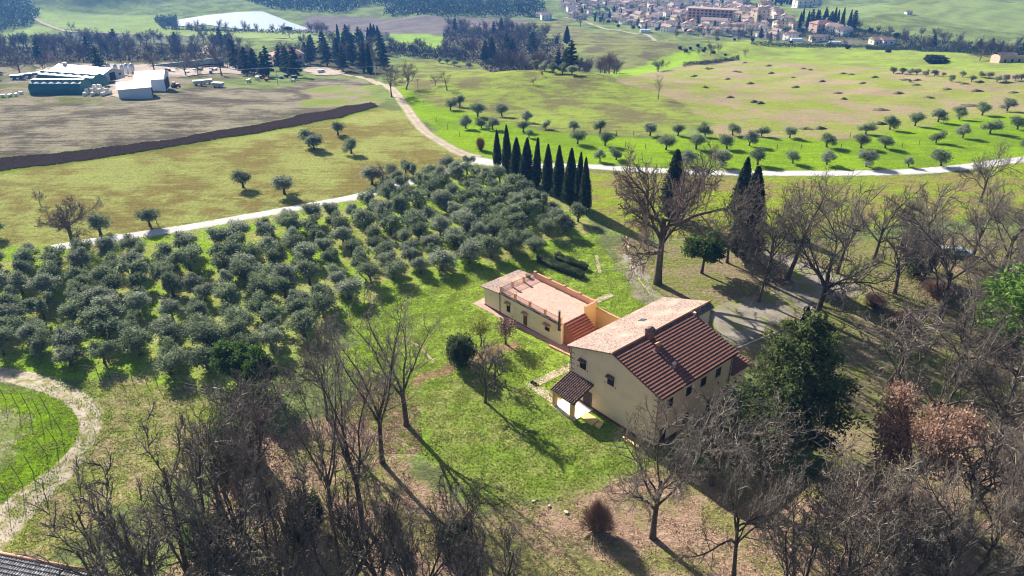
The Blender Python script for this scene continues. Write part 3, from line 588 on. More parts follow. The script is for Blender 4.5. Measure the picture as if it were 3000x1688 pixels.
    MB().box(-5.2, -.6, -3.8, 0, -.2, .08).build('porch_floor', M['marble'], t)
    return t
villa()
def vl(x, y):   # villa local -> world
    c, s = math.cos(VA), math.sin(VA); return VO[0] + c * x - s * y, VO[1] + s * x + c * y
# ochre slabs beside the porch, bench-like slab by the wall
for (x0, x1, y0, y1, z, lab) in ((-.45, 1.75, -2.75, -1.3, .32, 'larger square ochre stone slab beside the porch of the villa'), (1.95, 2.9, -2.5, -1.15, .3, 'smaller ochre stone slab lying past the square slab by the villa')):
    c = vl(x0, y0)
    pts = [(0, 0), (x1 - x0, 0), (x1 - x0 - (.5 if x0 > 1 else 0), y1 - y0), (0, y1 - y0)]
    o = MB().prism(pts, .02, z).build('stone_slab', M['slab_ochre'], loc=(c[0], c[1], 0), rotz=VA); tag(o, lab, 'slab')
c = vl(6.2, -1.9)
tag(MB().prism([(0, 0), (2.6, 0), (2.6, .45), (0, .45)], .0, .42).build('stone_bench', M['slab_ochre'], loc=(c[0], c[1], 0), rotz=VA), 'long low ochre stone bench in shade along the gable wall of the villa', 'bench')

# ------------------------------------------------------------------ low outbuilding with the roof terrace
_c = vl(-29.9, 7.9); TA = R(-47.1); TZ = -.4; TT = 3.7
def tl(x, y):
    c, s = math.cos(TA), math.sin(TA); return _c[0] + c * x - s * y, _c[1] + s * x + c * y
def terrace():
    t = thing('terrace_house', 'low cream outbuilding with a pink tiled roof terrace and iron railings', 'outbuilding', (_c[0], _c[1], 0), TA)
    W, D = 14.2, 8.2
    w = MB(); w.box(0, W, 0, D, TZ - .4, TT - .18)
    w.ext([(-4.1, TZ - .4), (0, TZ - .4), (0, TT - .1), (-4.1, TT - .5)], .02, D - .1)
    w.build('wall', M['wall'], t)
    MB().box(-.02, W + .12, -.12, D, TT - .18, TT).build('terrace_floor', M['terrace'], t)
    MB().box(-4.12, W, -.02, .1, TZ - .4, TZ + .22).build('plinth', M['plinth'], t)
    MB().tube([(0, -.17, TT - .12), (W, -.17, TT - .16)], .1, 6).build('gutter', M['dark_metal'], t)
    g = MB().tube([(-.02, -.08, TT - .3), (-.02, -.08, TZ)], .06, 6); g.build('downpipe', M['dark_metal'], t)
    MB().tube([(-4.3, .3, TT - .5), (-4.16, .3, TT - 1.2), (-4.16, .3, TZ)], .05, 6).build('downpipe', M['white'], t)
    tile_roof('roof', M['tile_pale'], t, .0, TT + .02, -4.6, TT - .42, -.45, D + .35, amp=.035, saw=.03, course=.45)
    c = MB().box(-1.05, -.4, D - 1.2, D - .7, TT - .2, TT + .45).build('chimney', M['dark_metal'], t)
    MB().box(-1.15, -.3, D - 1.3, D - .6, TT + .5, TT + .58).box(-1.0, -.9, D - 1.15, D - 1.05, TT + .45, TT + .5).box(-.55, -.45, D - .85, D - .75, TT + .45, TT + .5).build('chimney_cap', M['tile_dark'], c)
    PH = 1.05
    # parapet along the back with pillars, continuing as the yard wall
    MB().box(.2, W, D - .22, D, TT, TT + PH - .12).build('parapet', M['parapet'], t)
    MB().box(.1, W, D - .28, D + .06, TT + PH - .12, TT + PH - .04).build('coping', M['cap'], t)
    def pillar(x, y):
        p = MB().box(x - .17, x + .17, y - .17, y + .17, TT, TT + PH + .03).build('pillar', M['parapet'], t)
        MB().box(x - .24, x + .24, y - .24, y + .24, TT + PH + .03, TT + PH + .12).build('pillar_cap', M['cap'], p)
    for i in range(5): pillar(.12 + i * (W - .2) / 4, D - .12)
    fr = [.12 + i * (W - .3) / 4 for i in range(5)]
    for x in fr: pillar(x, .1)
    sd_ = [.1 + i * (D - .22) / 3 for i in range(4)]
    for y in sd_[1:3]: pillar(.12, y)
    def rail(a, b):
        (x0, y0), (x1, y1) = a, b; m = MB(); L = math.hypot(x1 - x0, y1 - y0); n = int(L / .13)
        for z in (TT + .1, TT + .94): m.tube([(x0, y0, z), (x1, y1, z)], .04, 4)
        for k in range(1, n): x = x0 + (x1 - x0) * k / n; y = y0 + (y1 - y0) * k / n; m.tube([(x, y, TT + .1), (x, y, TT + .94)], .024, 3, False)
        m.build('railing', M['rail'], t)
    for i in range(4): rail((fr[i] + .17, .1), (fr[i + 1] - .17, .1))
    for i in range(3): rail((.12, sd_[i] + .17), (.12, sd_[i + 1] - .17))
    # side wall stub at the stair head and its coping
    MB().box(W - .05, W + .2, 5.35, D - .2, TZ, TT + 1.0).build('side_wall', M['wall_orange'], t)
    MB().box(W - .11, W + .26, 5.3, D - .2, TT + 1.0, TT + 1.1).build('coping', M['cap'], t)
    # stairs going down to the yard
    s = MB(); n = 14; rise = (TT - 0.0) / n
    for k in range(n):
        z = TT - (k + 1) * rise; x = W + .12 + k * .40
        s.box(x, x + .40, .55, 5.3, -.4, z); s.box(x - .001, x + .47, .5, 5.34, z, z + .045)
    s.build('stair', M['stair'], t)
    # windows, door, hoods, lamps
    for (x, z0, z1, w_, mt) in ((2.05, .75, 2.35, .85, M['shutter']), (6.15, TZ + .35, 2.15, .85, M['wood']), (11.2, 1.15, 2.2, 1.0, M['shutter'])):
        f = MB().box(x - w_ / 2, x + w_ / 2, -.05, .02, z0, z1).build('door' if mt == M['wood'] else 'window', mt, t)
        s = MB(); nsl = int((z1 - z0) / .1)
        for sx in (-w_ / 4, w_ / 4):
            for k in range(nsl): s.box(x + sx - w_ * .22, x + sx + w_ * .22, -.08, -.05, z0 + .03 + k * .1, z0 + .075 + k * .1)
        s.build('shutter', mt, f)
        hood(t, x, 0, z1 + .12, w_ + .5, M['cap'])
    for x in (-2.35, 3.9, 8.4):
        l = MB().tube([(x, 0, 2.35), (x, -.25, 2.45), (x, -.28, 2.3)], .02, 5)
        l.build('lamp_bracket', M['dark_metal'], t)
        bm = MB(); 
        for k in range(6):
            a0, a1 = math.pi * k / 6, math.pi * (k + 1) / 6
            bm.tube([(x, -.28, 2.2 - .14 * math.cos(a0)), (x, -.28, 2.2 - .14 * math.cos(a1))], [max(.01, .14 * math.sin(a0)), max(.01, .14 * math.sin(a1))], 8)
        bm.build('lamp_globe', M['white'], t, True)
    return t
terrace()
# flue pipe at the corner, yard wall, paving
c = tl(14.05, -.32)
t = thing('flue_pipe', 'tall dark metal flue pipe with cowl at the corner of the roof terrace', 'flue', (c[0], c[1], 0), TA)
MB().tube([(0, 0, 2.7), (0, 0, 3.0), (0, 0, 6.1)], [.12, .17, .17], 12).build('pipe', M['dark_metal'], t)
MB().tube([(0, 0, 6.1), (0, 0, 6.3)], [.22, .22], 12).build('cowl', M['steel'], t)
MB().box(-.3, .1, 0, .3, 2.5, 2.75).build('pipe_bracket', M['dark_metal'], t)
c = tl(14.15, 8.0)
t = thing('yard_wall', 'tall ochre yard wall with tile coping running from terrace to villa', 'wall', (c[0], c[1], 0), TA)
MB().box(0, 10.6, 0, .22, -.5, 3.55).build('wall_face', M['wall_orange'], t)
MB().box(-.05, 10.6, -.06, .28, 3.55, 3.65).build('coping', M['cap'], t)
drape_poly('terrace_paving', [tl(-5.9, -1.25), tl(9, -1.0), tl(14.5, -1.2), tl(19.5, -.6), tl(19, 8), tl(14, 8.6), tl(-.5, 1), tl(-4.3, 9.5), tl(-5.9, 9.3), ], M['paving'], .2, .05, px=False)
tag(MB().prism([(0, 0), (6.2, .4), (6.2, .8), (0, .35)], -.4, .12).build('kerb_edging', M['cap'], loc=(*tl(13.2, -1.7), 0), rotz=TA), 'row of scalloped terracotta edging tiles below the outbuilding corner', 'edging')
# flagstone paths
def wpath(name, pts, width, mat):
    V = []; out = []
    for i in range(len(pts) - 1):
        a, b = np.array(pts[i]), np.array(pts[i + 1]); n = max(1, int(np.linalg.norm(b - a) / .5))
        for k in range(n): out.append(a + (b - a) * k / n)
    out.append(np.array(pts[-1])); out = np.array(out); d = np.gradient(out, axis=0); d /= np.linalg.norm(d, axis=1)[:, None]
    for q, dd in zip(out, d):
        for s in (-.5, 0, .5): x, y = q[0] - dd[1] * s * width, q[1] + dd[0] * s * width; V.append((x, y, float(H(x, y)) + .045))
    idx = np.arange(len(V)).reshape(-1, 3); Fq = np.stack([idx[:-1, :-1], idx[:-1, 1:], idx[1:, 1:], idx[1:, :-1]], -1).reshape(-1, 4)
    o = mesh_np(name, V, Fq, mat); o['kind'] = 'structure'; return o
wpath('stone_path', [P(1688, 1066)[:2], P(1560, 1128)[:2]], 1.6, M['flag'])
wpath('stone_path', [P(1548, 1120)[:2], P(1650, 1192)[:2]], 1.6, M['flag'])
wpath('stone_path', [P(1745, 885)[:2], P(1795, 862)[:2]], 1.3, M['flag'])
wpath('stone_path', [P(1748, 748)[:2], P(1757, 800)[:2]], .6, M['flag'])
wpath('garden_edging', [P(1180, 990)[:2], P(1230, 1015)[:2], P(1270, 1060)[:2]], .35, M['paving'])
wpath('drive_kerb', [P(2385, 895)[:2], P(2330, 950)[:2], P(2160, 1020)[:2]], .3, M['concrete'])
wpath('drive_kerb', [P(1835, 690)[:2], P(1850, 780)[:2], P(1880, 830)[:2], P(1905, 860)[:2]], .35, M['flag'])
wpath('drive_kerb', [P(1760, 798)[:2], P(1840, 783)[:2]], .15, M['steel'])

# ------------------------------------------------------------------ tree builders
class TubeSet:
    """many tapered tubes gathered in one mesh"""
    def __init__(s): s.groups = {}
    def add(s, pts, rad, n):
        s.groups.setdefault((len(pts), n), []).append((pts, rad))
    def arrays(s):
        Vs = []; Fs = []; base = 0
        for (L, n), lst in s.groups.items():
            Pn = np.array([a for a, _ in lst], float); Rn = np.array([b for _, b in lst], float); m = len(lst)
            d = np.gradient(Pn, axis=1) if L > 2 else np.repeat((Pn[:, 1:] - Pn[:, :1]), 2, 1)
            d /= np.linalg.norm(d, axis=2, keepdims=True) + 1e-9
            ref = np.where(np.abs(d[:, :1, 2:3]) < .8, np.array([[[0, 0, 1.]]]), np.array([[[1., 0, 0]]]))
            a = np.cross(d, np.broadcast_to(ref, d.shape)); a /= np.linalg.norm(a, axis=2, keepdims=True) + 1e-9; b = np.cross(d, a)
            ang = np.arange(n) * 2 * math.pi / n
            ring = Pn[:, :, None] + (a[:, :, None] * np.cos(ang)[:, None] + b[:, :, None] * np.sin(ang)[:, None]) * Rn[:, :, None, None]
            Vs.append(ring.reshape(-1, 3))
            idx = base + np.arange(m * L * n).reshape(m, L, n)
            f = np.stack([idx[:, :-1], np.roll(idx, -1, 2)[:, :-1], np.roll(idx, -1, 2)[:, 1:], idx[:, 1:]], -1).reshape(-1, 4)
            Fs.append(f); base += m * L * n
        return np.concatenate(Vs), np.concatenate(Fs)
    def build(s, name, mat, parent, smooth=True):
        V, Fq = s.arrays(); return mesh_np(name, V, Fq, mat, parent, smooth)
def unit(v): return v / (np.linalg.norm(v) + 1e-9)
def tilt(d, ang, rs):
    a = unit(np.cross(d, rs.randn(3))); return unit(d * math.cos(ang) + a * math.sin(ang))
def grow(ts, rs, p, d, L, r, lv, prm, out_levels):
    """one branch; prm[lv] = dict(seg, wig, up, kids, kstart, kang, klen, krad, sides)"""
    q = prm[lv]; n = q['seg']; pts = [p]; dd = d; st = L / n
    for i in range(n):
        dd = unit(dd + rs.randn(3) * q['wig'] + np.array([0, 0, q['up']])); pts.append(pts[-1] + dd * st)
    tp = q.get('tip', .35); rad = [r * (1 - (1 - tp) * i / n) for i in range(n + 1)]
    if lv == 0: rad[0] *= 1.35
    ts[0 if lv <= out_levels else 1].add(pts, rad, q['sides'])
    if lv + 1 >= len(prm): return
    k = q['kids']; k = int(k + rs.rand()) if k < 50 else k
    az = rs.rand() * 6.28
    for j in range(k):
        t = q['kstart'] + (1 - q['kstart']) * (j + rs.rand() * .8) / k; t = min(t, .999); fi = t * n; i = min(int(fi), n - 1); f = fi - i
        b = pts[i] * (1 - f) + pts[i + 1] * f; bd = unit(pts[i + 1] - pts[i])
        az += 2.4 + rs.rand() * .8
        a = unit(np.cross(bd, [0.3, .1, 1]) if abs(bd[2]) < .95 else np.array([1., 0, 0])); c = np.cross(bd, a)
        side = a * math.cos(az) + c * math.sin(az); ang = R(q['kang'] * (1 + rs.randn() * .2)) * (1 - q.get('kshrink', 0) * t)
        nd = unit(bd * math.cos(ang) + side * math.sin(ang))
        rr = (r * (1 - (1 - tp) * t)) * q['krad']
        grow(ts, rs, b, nd, L * q['klen'] * (.7 + .5 * rs.rand()) * (1 - q.get('ktaper', .3) * t), max(rr, q.get('rmin', .01)), lv + 1, prm, out_levels)
def tree_root(name, seed, H0, r0, prm, split, bark, twig, cat='tree', lean=(0, 0), stems=1, part='crown', spread=.25):
    rs = np.random.RandomState(seed); ts = [TubeSet(), TubeSet()]
    t = thing(name, 'x', cat)
    for s in range(stems):
        a = 6.28 * s / stems + rs.rand(); d = np.array([lean[0], lean[1], 1.]);
        if stems > 1: d = d + np.array([math.cos(a), math.sin(a), 0]) * spread * (1 + rs.rand() * .6)
        p0 = np.array([0., 0., -.25]) + (np.array([math.cos(a), math.sin(a), 0]) * r0 * 1.2 if stems > 1 else 0)
        grow(ts, rs, p0, unit(d), H0 * (.85 + .3 * rs.rand() if stems > 1 else 1), r0, 0, prm, split)
    ts[0].build('trunk', bark, t)
    c = ts[1].build(part, twig, t, False)
    return t
def lv(seg, wig, up, kids, kstart, kang, klen, krad, sides, tip=.35, ktaper=.3, rmin=.01, kshrink=0): return dict(seg=seg, wig=wig, up=up, kids=kids, kstart=kstart, kang=kang, klen=klen, krad=krad, sides=sides, tip=tip, ktaper=ktaper, rmin=rmin, kshrink=kshrink)
def oak_prm(k1=7, k2=9, k3=8, k4=7, tw=.012, up=.05, ang=58, l1=1.55):
    return [lv(4, .07, .1, k1, .5, ang, l1, .5, 9, .6, .1), lv(9, .2, up, k2, .2, 48, .50, .55, 6, .25, .45, .045), lv(6, .2, .05, k3, .12, 44, .48, .5, 4, .3, .4, tw * 1.3),
            lv(4, .22, .04, k4, .15, 42, .5, .6, 3, .4, .3, tw), lv(3, .2, .03, 0, 0, 0, 0, 0, 3, .5)]
def tall_prm(k1=15, k2=7, k3=6, k4=3, tw=.013):
    return [lv(12, .035, .02, k1, .3, 36, .50, .42, 9, .15, .5), lv(8, .09, .12, k2, .2, 38, .42, .5, 5, .2, .4, .025), lv(5, .14, .08, k3, .12, 38, .5, .55, 3, .3, .3, tw),
            lv(3, .16, .05, k4, .2, 35, .5, .6, 3, .5, .3, tw * .85), lv(2, .15, 0, 0, 0, 0, 0, 0, 3, .6)]
def vase_prm(k1=6, k2=7, k3=7, k4=4, tw=.012):
    return [lv(7, .09, .03, k1, .22, 30, .62, .62, 7, .3, .35), lv(7, .17, .05, k2, .15, 40, .50, .6, 5, .3, .4, .045), lv(5, .18, .04, k3, .12, 42, .5, .55, 3, .3, .35, tw * 1.2),
            lv(4, .2, .03, k4, .15, 42, .55, .6, 3, .4, .3, tw), lv(2, .2, 0, 0, 0, 0, 0, 0, 3, .5)]
PR = {}
def size_of(t):
    lo = np.array([1e9] * 3); hi = -lo
    for ch in t.children:
        c = np.empty(len(ch.data.vertices) * 3, np.float32); ch.data.vertices.foreach_get('co', c); c = c.reshape(-1, 3)
        lo = np.minimum(lo, np.percentile(c, .5, axis=0)); hi = np.maximum(hi, np.percentile(c, 99.5, axis=0))
    return hi[2], max(hi[0] - lo[0], hi[1] - lo[1])
def proto(key, t): PR[key] = (t, *size_of(t))
for i in range(3): proto('oak%d' % i, tree_root('bare_oak', 20 + i, 4.2, .27, oak_prm(8 + i % 2, 10, 9, 7, ang=[55, 62, 48][i]), 1, M['bark'], M['twig']))
for i in range(2): proto('tall%d' % i, tree_root('bare_tree', 31 + i, 17, .27, tall_prm(16 + i * 3, 8, 6, 3), 1, M['bark'], M['twig']))
for i in range(3): proto('vase%d' % i, tree_root('bare_tree', 43 + i, 6.5, .15, vase_prm(6, 6, 7, 4), 0, M['bark'], M['twig'], stems=5 + i, spread=.42))
for i in range(2): proto('fine%d' % i, tree_root('bare_tree', 52 + i, 3.5, .16, oak_prm(8, 8, 7, 5, tw=.011, up=.08, ang=38, l1=1.5), 1, M['bark'], M['twig']))
proto('fruit', tree_root('fruit_tree', 61, 1.9, .09, oak_prm(5, 8, 8, 5, tw=.010, up=.1, ang=36, l1=1.25), 1, M['bark'], M['twig'], lean=(.05, .1)))
for i in range(2): proto('fork%d' % i, tree_root('bare_tree', 86 + i, 5.0, .26, [lv(5, .05, .1, 4 + i, .72, 20, 2.3, .62, 9, .8, .1), lv(11, .09, .05, 13, .12, 42, .36, .5, 6, .12, .45, .035), lv(7, .16, .08, 8, .12, 40, .46, .5, 4, .3, .4, .016), lv(4, .2, .05, 6, .15, 40, .5, .6, 3, .4, .3, .013), lv(2, .2, 0, 0, 0, 0, 0, 0, 3, .5)], 1, M['bark'], M['twig']))
proto('redoak', tree_root('bare_oak', 66, 4.2, .33, oak_prm(10, 11, 10, 7, tw=.016, ang=56, l1=1.5), 1, M['bark'], M['twig_red']))
# lighter builds for trees far away
def far_prm(a=45, up=.1): return [lv(3, .06, .1, 9, .3, a, 1.0, .5, 5, .5, .2), lv(4, .15, up, 10, .12, 42, .5, .5, 3, .3, .4, .05), lv(3, .2, .05, 9, .1, 42, .55, .6, 3, .4, .3, .04), lv(2, .2, .05, 0, 0, 0, 0, 0, 3, .5)]
for i in range(3): proto('far%d' % i, tree_root('bare_tree', 70 + i, 4.5, .22, far_prm([42, 52, 34][i]), 0, M['bark'], M['twig_far']))
proto('farred', tree_root('bare_tree', 75, 4.5, .22, far_prm(40), 0, M['bark'], M['twig_red']))

# leafy crowns: many small leaf sprays spread through lobes
def sprays(C, rs, size, aspect=.4, outward=None, flat=0):
    n = len(C); a = rs.randn(n, 3)
    if outward is not None: a = a * .7 + outward * 1.0
    a /= np.linalg.norm(a, axis=1, keepdims=True); b = np.cross(a, rs.randn(n, 3)); b /= np.linalg.norm(b, axis=1, keepdims=True)
    s = size * (.6 + .8 * rs.rand(n, 1)); w = s * aspect
    c1 = np.cross(a, b)
    V = np.stack([C - a * s, C + b * w - a * s * .1 + c1 * w * .2, C + a * s, C - b * w + a * s * .1 + c1 * w * .2], 1)
    idx = np.arange(n * 4).reshape(n, 4)
    return V.reshape(-1, 3), idx
def lobes_points(rs, lobes, n, shell=.55):
    """points filling ellipsoid lobes (cx,cy,cz,rx,ry,rz), denser towards the outside"""
    out = []; nrm = []
    w = np.array([l[3] * l[4] + l[4] * l[5] for l in lobes]); w /= w.sum()
    for l, k in zip(lobes, (w * n).astype(int)):
        d = rs.randn(k, 3); d /= np.linalg.norm(d, axis=1, keepdims=True)
        r = (shell + (1 - shell) * rs.rand(k, 1) ** .6) * (1 + .12 * np.sin(d[:, :1] * 7 + l[0] * 3) + .1 * np.sin(d[:, 1:2] * 9 + l[1]))
        out.append(np.array(l[:3]) + d * r * np.array(l[3:])); nrm.append(d)
    return np.concatenate(out), np.concatenate(nrm)
def leafy(name, seed, trunk_h, r0, lobes, n, size, leafm, cat='tree', aspect=.45, shell=.5, forks=4, out=True, bark=None):
    rs = np.random.RandomState(seed); t = thing(name, 'x', cat); ts = TubeSet()
    p = np.array([0, 0, -.2]); top = np.array([rs.randn() * .12 * trunk_h * .5, rs.randn() * .1 * trunk_h * .5, trunk_h])
    ts.add([p, (p + top) / 2 + rs.randn(3) * .05, top], [r0 * 1.35, r0, r0 * .8], 8)
    for l in lobes[:forks]:
        c = np.array(l[:3]); mid = top * .5 + c * .5 + rs.randn(3) * .12; ts.add([top - [0, 0, .1], mid, c], [r0 * .62, r0 * .42, r0 * .2], 5)
        for _ in range(3):
            e = c + rs.randn(3) * np.array(l[3:]) * .5; ts.add([mid, (mid + e) / 2 + rs.randn(3) * .1, e], [r0 * .3, r0 * .2, r0 * .08], 4)
    ts.build('trunk', bark or M['bark'], t)
    C, Nn = lobes_points(rs, lobes, n, shell); V, Fq = sprays(C, rs, size, aspect, Nn if out else None)
    mesh_np('crown', V, Fq, leafm, t)
    return t
def olive_lobes(rs, R0, zc, k=7, flat=.75):
    L = []
    for i in range(k):
        a = i * 2.4 + rs.rand() * 1.5; r = R0 * (.08 + .62 * rs.rand() ** .8); s = R0 * (.30 + .28 * rs.rand())
        L.append((math.cos(a) * r, math.sin(a) * r, zc + rs.randn() * R0 * .2 - .25 * r, s, s * (.85 + .3 * rs.rand()), s * flat))
    return L
for i in range(9):
    rs = np.random.RandomState(90 + i)
    proto('olive%d' % i, leafy('olive_tree', 100 + i, 1.0, .2, olive_lobes(rs, 2.1, 2.75, 10 + i % 4, .85), 2700 + 500 * (i % 3), .14, M['olive_silver'] if i % 3 == 2 else M['olive_leaf'], shell=.1))
for i in range(2):
    rs = np.random.RandomState(120 + i)
    proto('olivethin%d' % i, leafy('olive_tree', 130 + i, 1.1, .14, olive_lobes(rs, 1.8, 2.7, 6, .9), 800, .19, M['olive_leaf'], shell=.2))
def cypress(name, seed, h=13, r=1.25, n=6500, mat=None, s=.17):
    rs = np.random.RandomState(seed); t = thing(name, 'x', 'tree')
    MB().tube([(0, 0, -.3), (0, 0, h * .5)], [.2, .1], 7).build('trunk', M['bark'], t)
    z = rs.rand(n) ** .85; k1_ = rs.uniform(.25, .45); prof = np.minimum(1, (z / .12) ** .5) * np.clip(1 - np.maximum(0, z - k1_) / (1.01 - k1_), 0, 1) ** rs.uniform(.65, .9)
    th = rs.rand(n) * 6.283; rr = r * prof * (.84 + .2 * rs.rand(n)) * (1 + .13 * np.sin(th * 5 + z * 19) + .06 * np.sin(th * 9 - z * 31))
    rr = rr + (rs.rand(n) < .12) * rs.rand(n) * .35 * prof
    C = np.stack([np.cos(th) * rr, np.sin(th) * rr, .25 + z * h], 1); up = np.stack([np.cos(th) * .35, np.sin(th) * .35, np.ones(n) * 1.2], 1)
    V, Fq = sprays(C, rs, s, .5, up)
    # dense inner body so that no light shines through
    k = 12; zs = np.linspace(.02, .93, 12); pr = np.minimum(1, (zs / .12) ** .5) * np.clip(1 - np.maximum(0, zs - .35) / .66, 0, 1) ** .75 * r * .84
    ring = np.array([[(math.cos(6.283 * j / k) * a, math.sin(6.283 * j / k) * a, .25 + b * h) for j in range(k)] for a, b in zip(pr, zs)]).reshape(-1, 3)
    b0 = len(V); idx = b0 + np.arange(12 * k).reshape(12, k); f2 = np.stack([idx[:-1], np.roll(idx, -1, 1)[:-1], np.roll(idx, -1, 1)[1:], idx[1:]], -1).reshape(-1, 4)
    mesh_np('crown', np.concatenate([V, ring]), np.concatenate([Fq, f2]), mat or M['cypress_leaf'], t)
    return t
for i in range(3): proto('cyp%d' % i, cypress('cypress', 140 + i, 13, 1.25))
proto('cypfar', cypress('cypress', 150, 12, 1.35, 900, M['dark_leaf'], .35))
def conifer(name, seed, h, rb, layers, n, size, mat, droop=.25, top_sharp=.8, base=.12, twolead=False):
    rs = np.random.RandomState(seed); t = thing(name, 'x', 'tree'); ts = TubeSet()
    ts.add([np.array([0, 0, -.3]), np.array([.1, 0, h * .5]), np.array([0, 0, h * .97])], [h * .028, h * .018, .03], 8)
    C = []; O = []
    for i in range(layers):
        z = base + (1 - base) * (i + rs.rand() * .8) / layers; a = i * 2.4 + rs.rand() * .6
        L = rb * (1 - z ** 1.25) ** top_sharp * (.75 + .4 * rs.rand()) * min(1, .55 + z * 2.2) + .25
        d = np.array([math.cos(a), math.sin(a), 0]); p0 = np.array([0, 0, z * h]); p1 = p0 + d * L * .55 + [0, 0, L * .16]; p2 = p0 + d * L + [0, 0, L * (.16 - droop)]
        ts.add([p0, p1, p2], [.02 + L * .016, .015 + L * .01, .01], 4)
        k = max(6, int(n / layers * L / rb * 1.6)); u = rs.rand(k) ** .7
        base_pts = np.where(u[:, None] < .55, p0 + (p1 - p0) * (u[:, None] / .55), p1 + (p2 - p1) * ((u[:, None] - .55) / .45))
        sp = L * .30 * (1.1 - u[:, None] * .6)
        C.append(base_pts + rs.randn(k, 3) * sp * np.array([.8, .8, .42])); O.append(np.repeat((d + [0, 0, .35])[None], k, 0) + rs.randn(k, 3) * .3)
    ts.build('trunk', M['bark'], t)
    C = np.concatenate(C); O = np.concatenate(O); V, Fq = sprays(C, rs, size, .42, O)
    mesh_np('crown', V, Fq, mat, t)
    return t
proto('conifer', conifer('conifer', 160, 13.5, 5.4, 46, 19000, .2, M['conifer_leaf'], droop=.02, top_sharp=.6, base=.14))
proto('pine', conifer('pine_tree', 163, 14, 6.0, 60, 15000, .24, M['pine_leaf'], droop=-.15, top_sharp=.55, base=.35))
for i in range(2): proto('confar%d' % i, conifer('conifer', 165 + i, 12, 3.2, 30, 1500, .5, M['dark_leaf'], droop=.1))
rs = np.random.RandomState(5)
proto('bush', leafy('bush', 170, .4, .1, [(0, 0, 1.5, 2.0, 1.9, 1.6), (1, .4, 1.3, 1.2, 1.2, 1.1), (-.9, -.5, 1.2, 1.2, 1.3, 1.0)], 5000, .17, M['glossy_leaf'], 'shrub'))
proto('darkbush', leafy('bush', 171, .4, .1, [(0, 0, 1.5, 1.8, 1.9, 1.5), (.8, .4, 1.9, 1.1, 1.1, 1.2), (-.9, -.5, 1.2, 1.2, 1.3, 1.0)], 6000, .15, M['hedge_leaf'], 'shrub'))
proto('farbush', leafy('bush', 172, .4, .1, [(0, 0, 1.4, 2.0, 1.9, 1.4), (1, .4, 1.1, 1.2, 1.2, 1.0)], 500, .5, M['dark_leaf'], 'shrub'))
proto('yellowtree', leafy('small_tree', 173, 1.6, .09, [(0, 0, 3.3, 1.3, 1.2, 1.6), (.6, .3, 2.6, .9, .9, .9), (-.6, -.2, 2.8, .9, 1, 1.0)], 900, .14, M['yellow_leaf'], shell=.2))
proto('roundtree', leafy('small_tree', 174, 1.4, .13, [(0, 0, 2.7, 1.6, 1.5, 1.2), (.8, .3, 2.4, .9, .9, .9), (-.8, -.2, 2.4, .9, 1, .9)], 1500, .12, M['brush'], shell=.1))
rs = np.random.RandomState(6)
proto('evergreen', leafy('evergreen_tree', 175, 1.8, .16, olive_lobes(rs, 2.3, 3.6, 8, .9), 5000, .17, M['glossy_leaf'], shell=.3))
proto('leafoak', leafy('brown_leaved_oak', 176, 3.0, .28, [(math.cos(a * 1.3) * 3.2, math.sin(a * 1.3) * 3.0, 4.8 + (a % 3) * 1.5, 2.0, 1.9, 1.5) for a in range(11)], 9500, .13, M['brown_leaf'], shell=.05, forks=11, aspect=.7))
proto('umbrella', leafy('umbrella_pine', 177, 9, .3, [(0, 0, 10.5, 4.5, 4.5, 1.8), (2, 1, 10.8, 3, 3, 1.6), (-2, -1, 10.4, 3, 3, 1.5)], 1200, .55, M['dark_leaf'], forks=3))
def brushy(name, seed, h, r, n, mat, label_cat='shrub'):
    rs = np.random.RandomState(seed); t = thing(name, 'x', label_cat); ts = TubeSet()
    for _ in range(n):
        a = rs.rand() * 6.283; e = rs.rand() ** .6 * (1 + .35 * math.sin(a * 2 + seed) + .2 * math.sin(a * 5)); d = np.array([math.cos(a) * e * r, math.sin(a) * e * r, h * (1.05 - .45 * e * e) * (.7 + .35 * rs.rand())])
        p0 = np.array([math.cos(a), math.sin(a), 0]) * r * .25 * rs.rand(); m = p0 * .5 + d * .55 + rs.randn(3) * .08
        ts.add([p0, m, d], [.022, .016, .008], 3)
        for _k in range(2): e2 = d + rs.randn(3) * .22; ts.add([m, (m + e2) / 2, e2], [.012, .01, .006], 3)
    ts.build('stem', mat, t)
    C = rs.randn(int(n * .6), 3) * [r * .42, r * .42, h * .2] + [0, 0, h * .5]; C[:, 2] = np.abs(C[:, 2])
    V, Fq = sprays(C, rs, .08, .5); mesh_np('foliage', V, Fq, mat, t)
    return t
proto('brush', brushy('brown_bush', 180, 3.0, 2.0, 700, M['brush']))
proto('orangebush', brushy('willow_bush', 181, 2.6, 1.7, 500, M['orange_twig']))

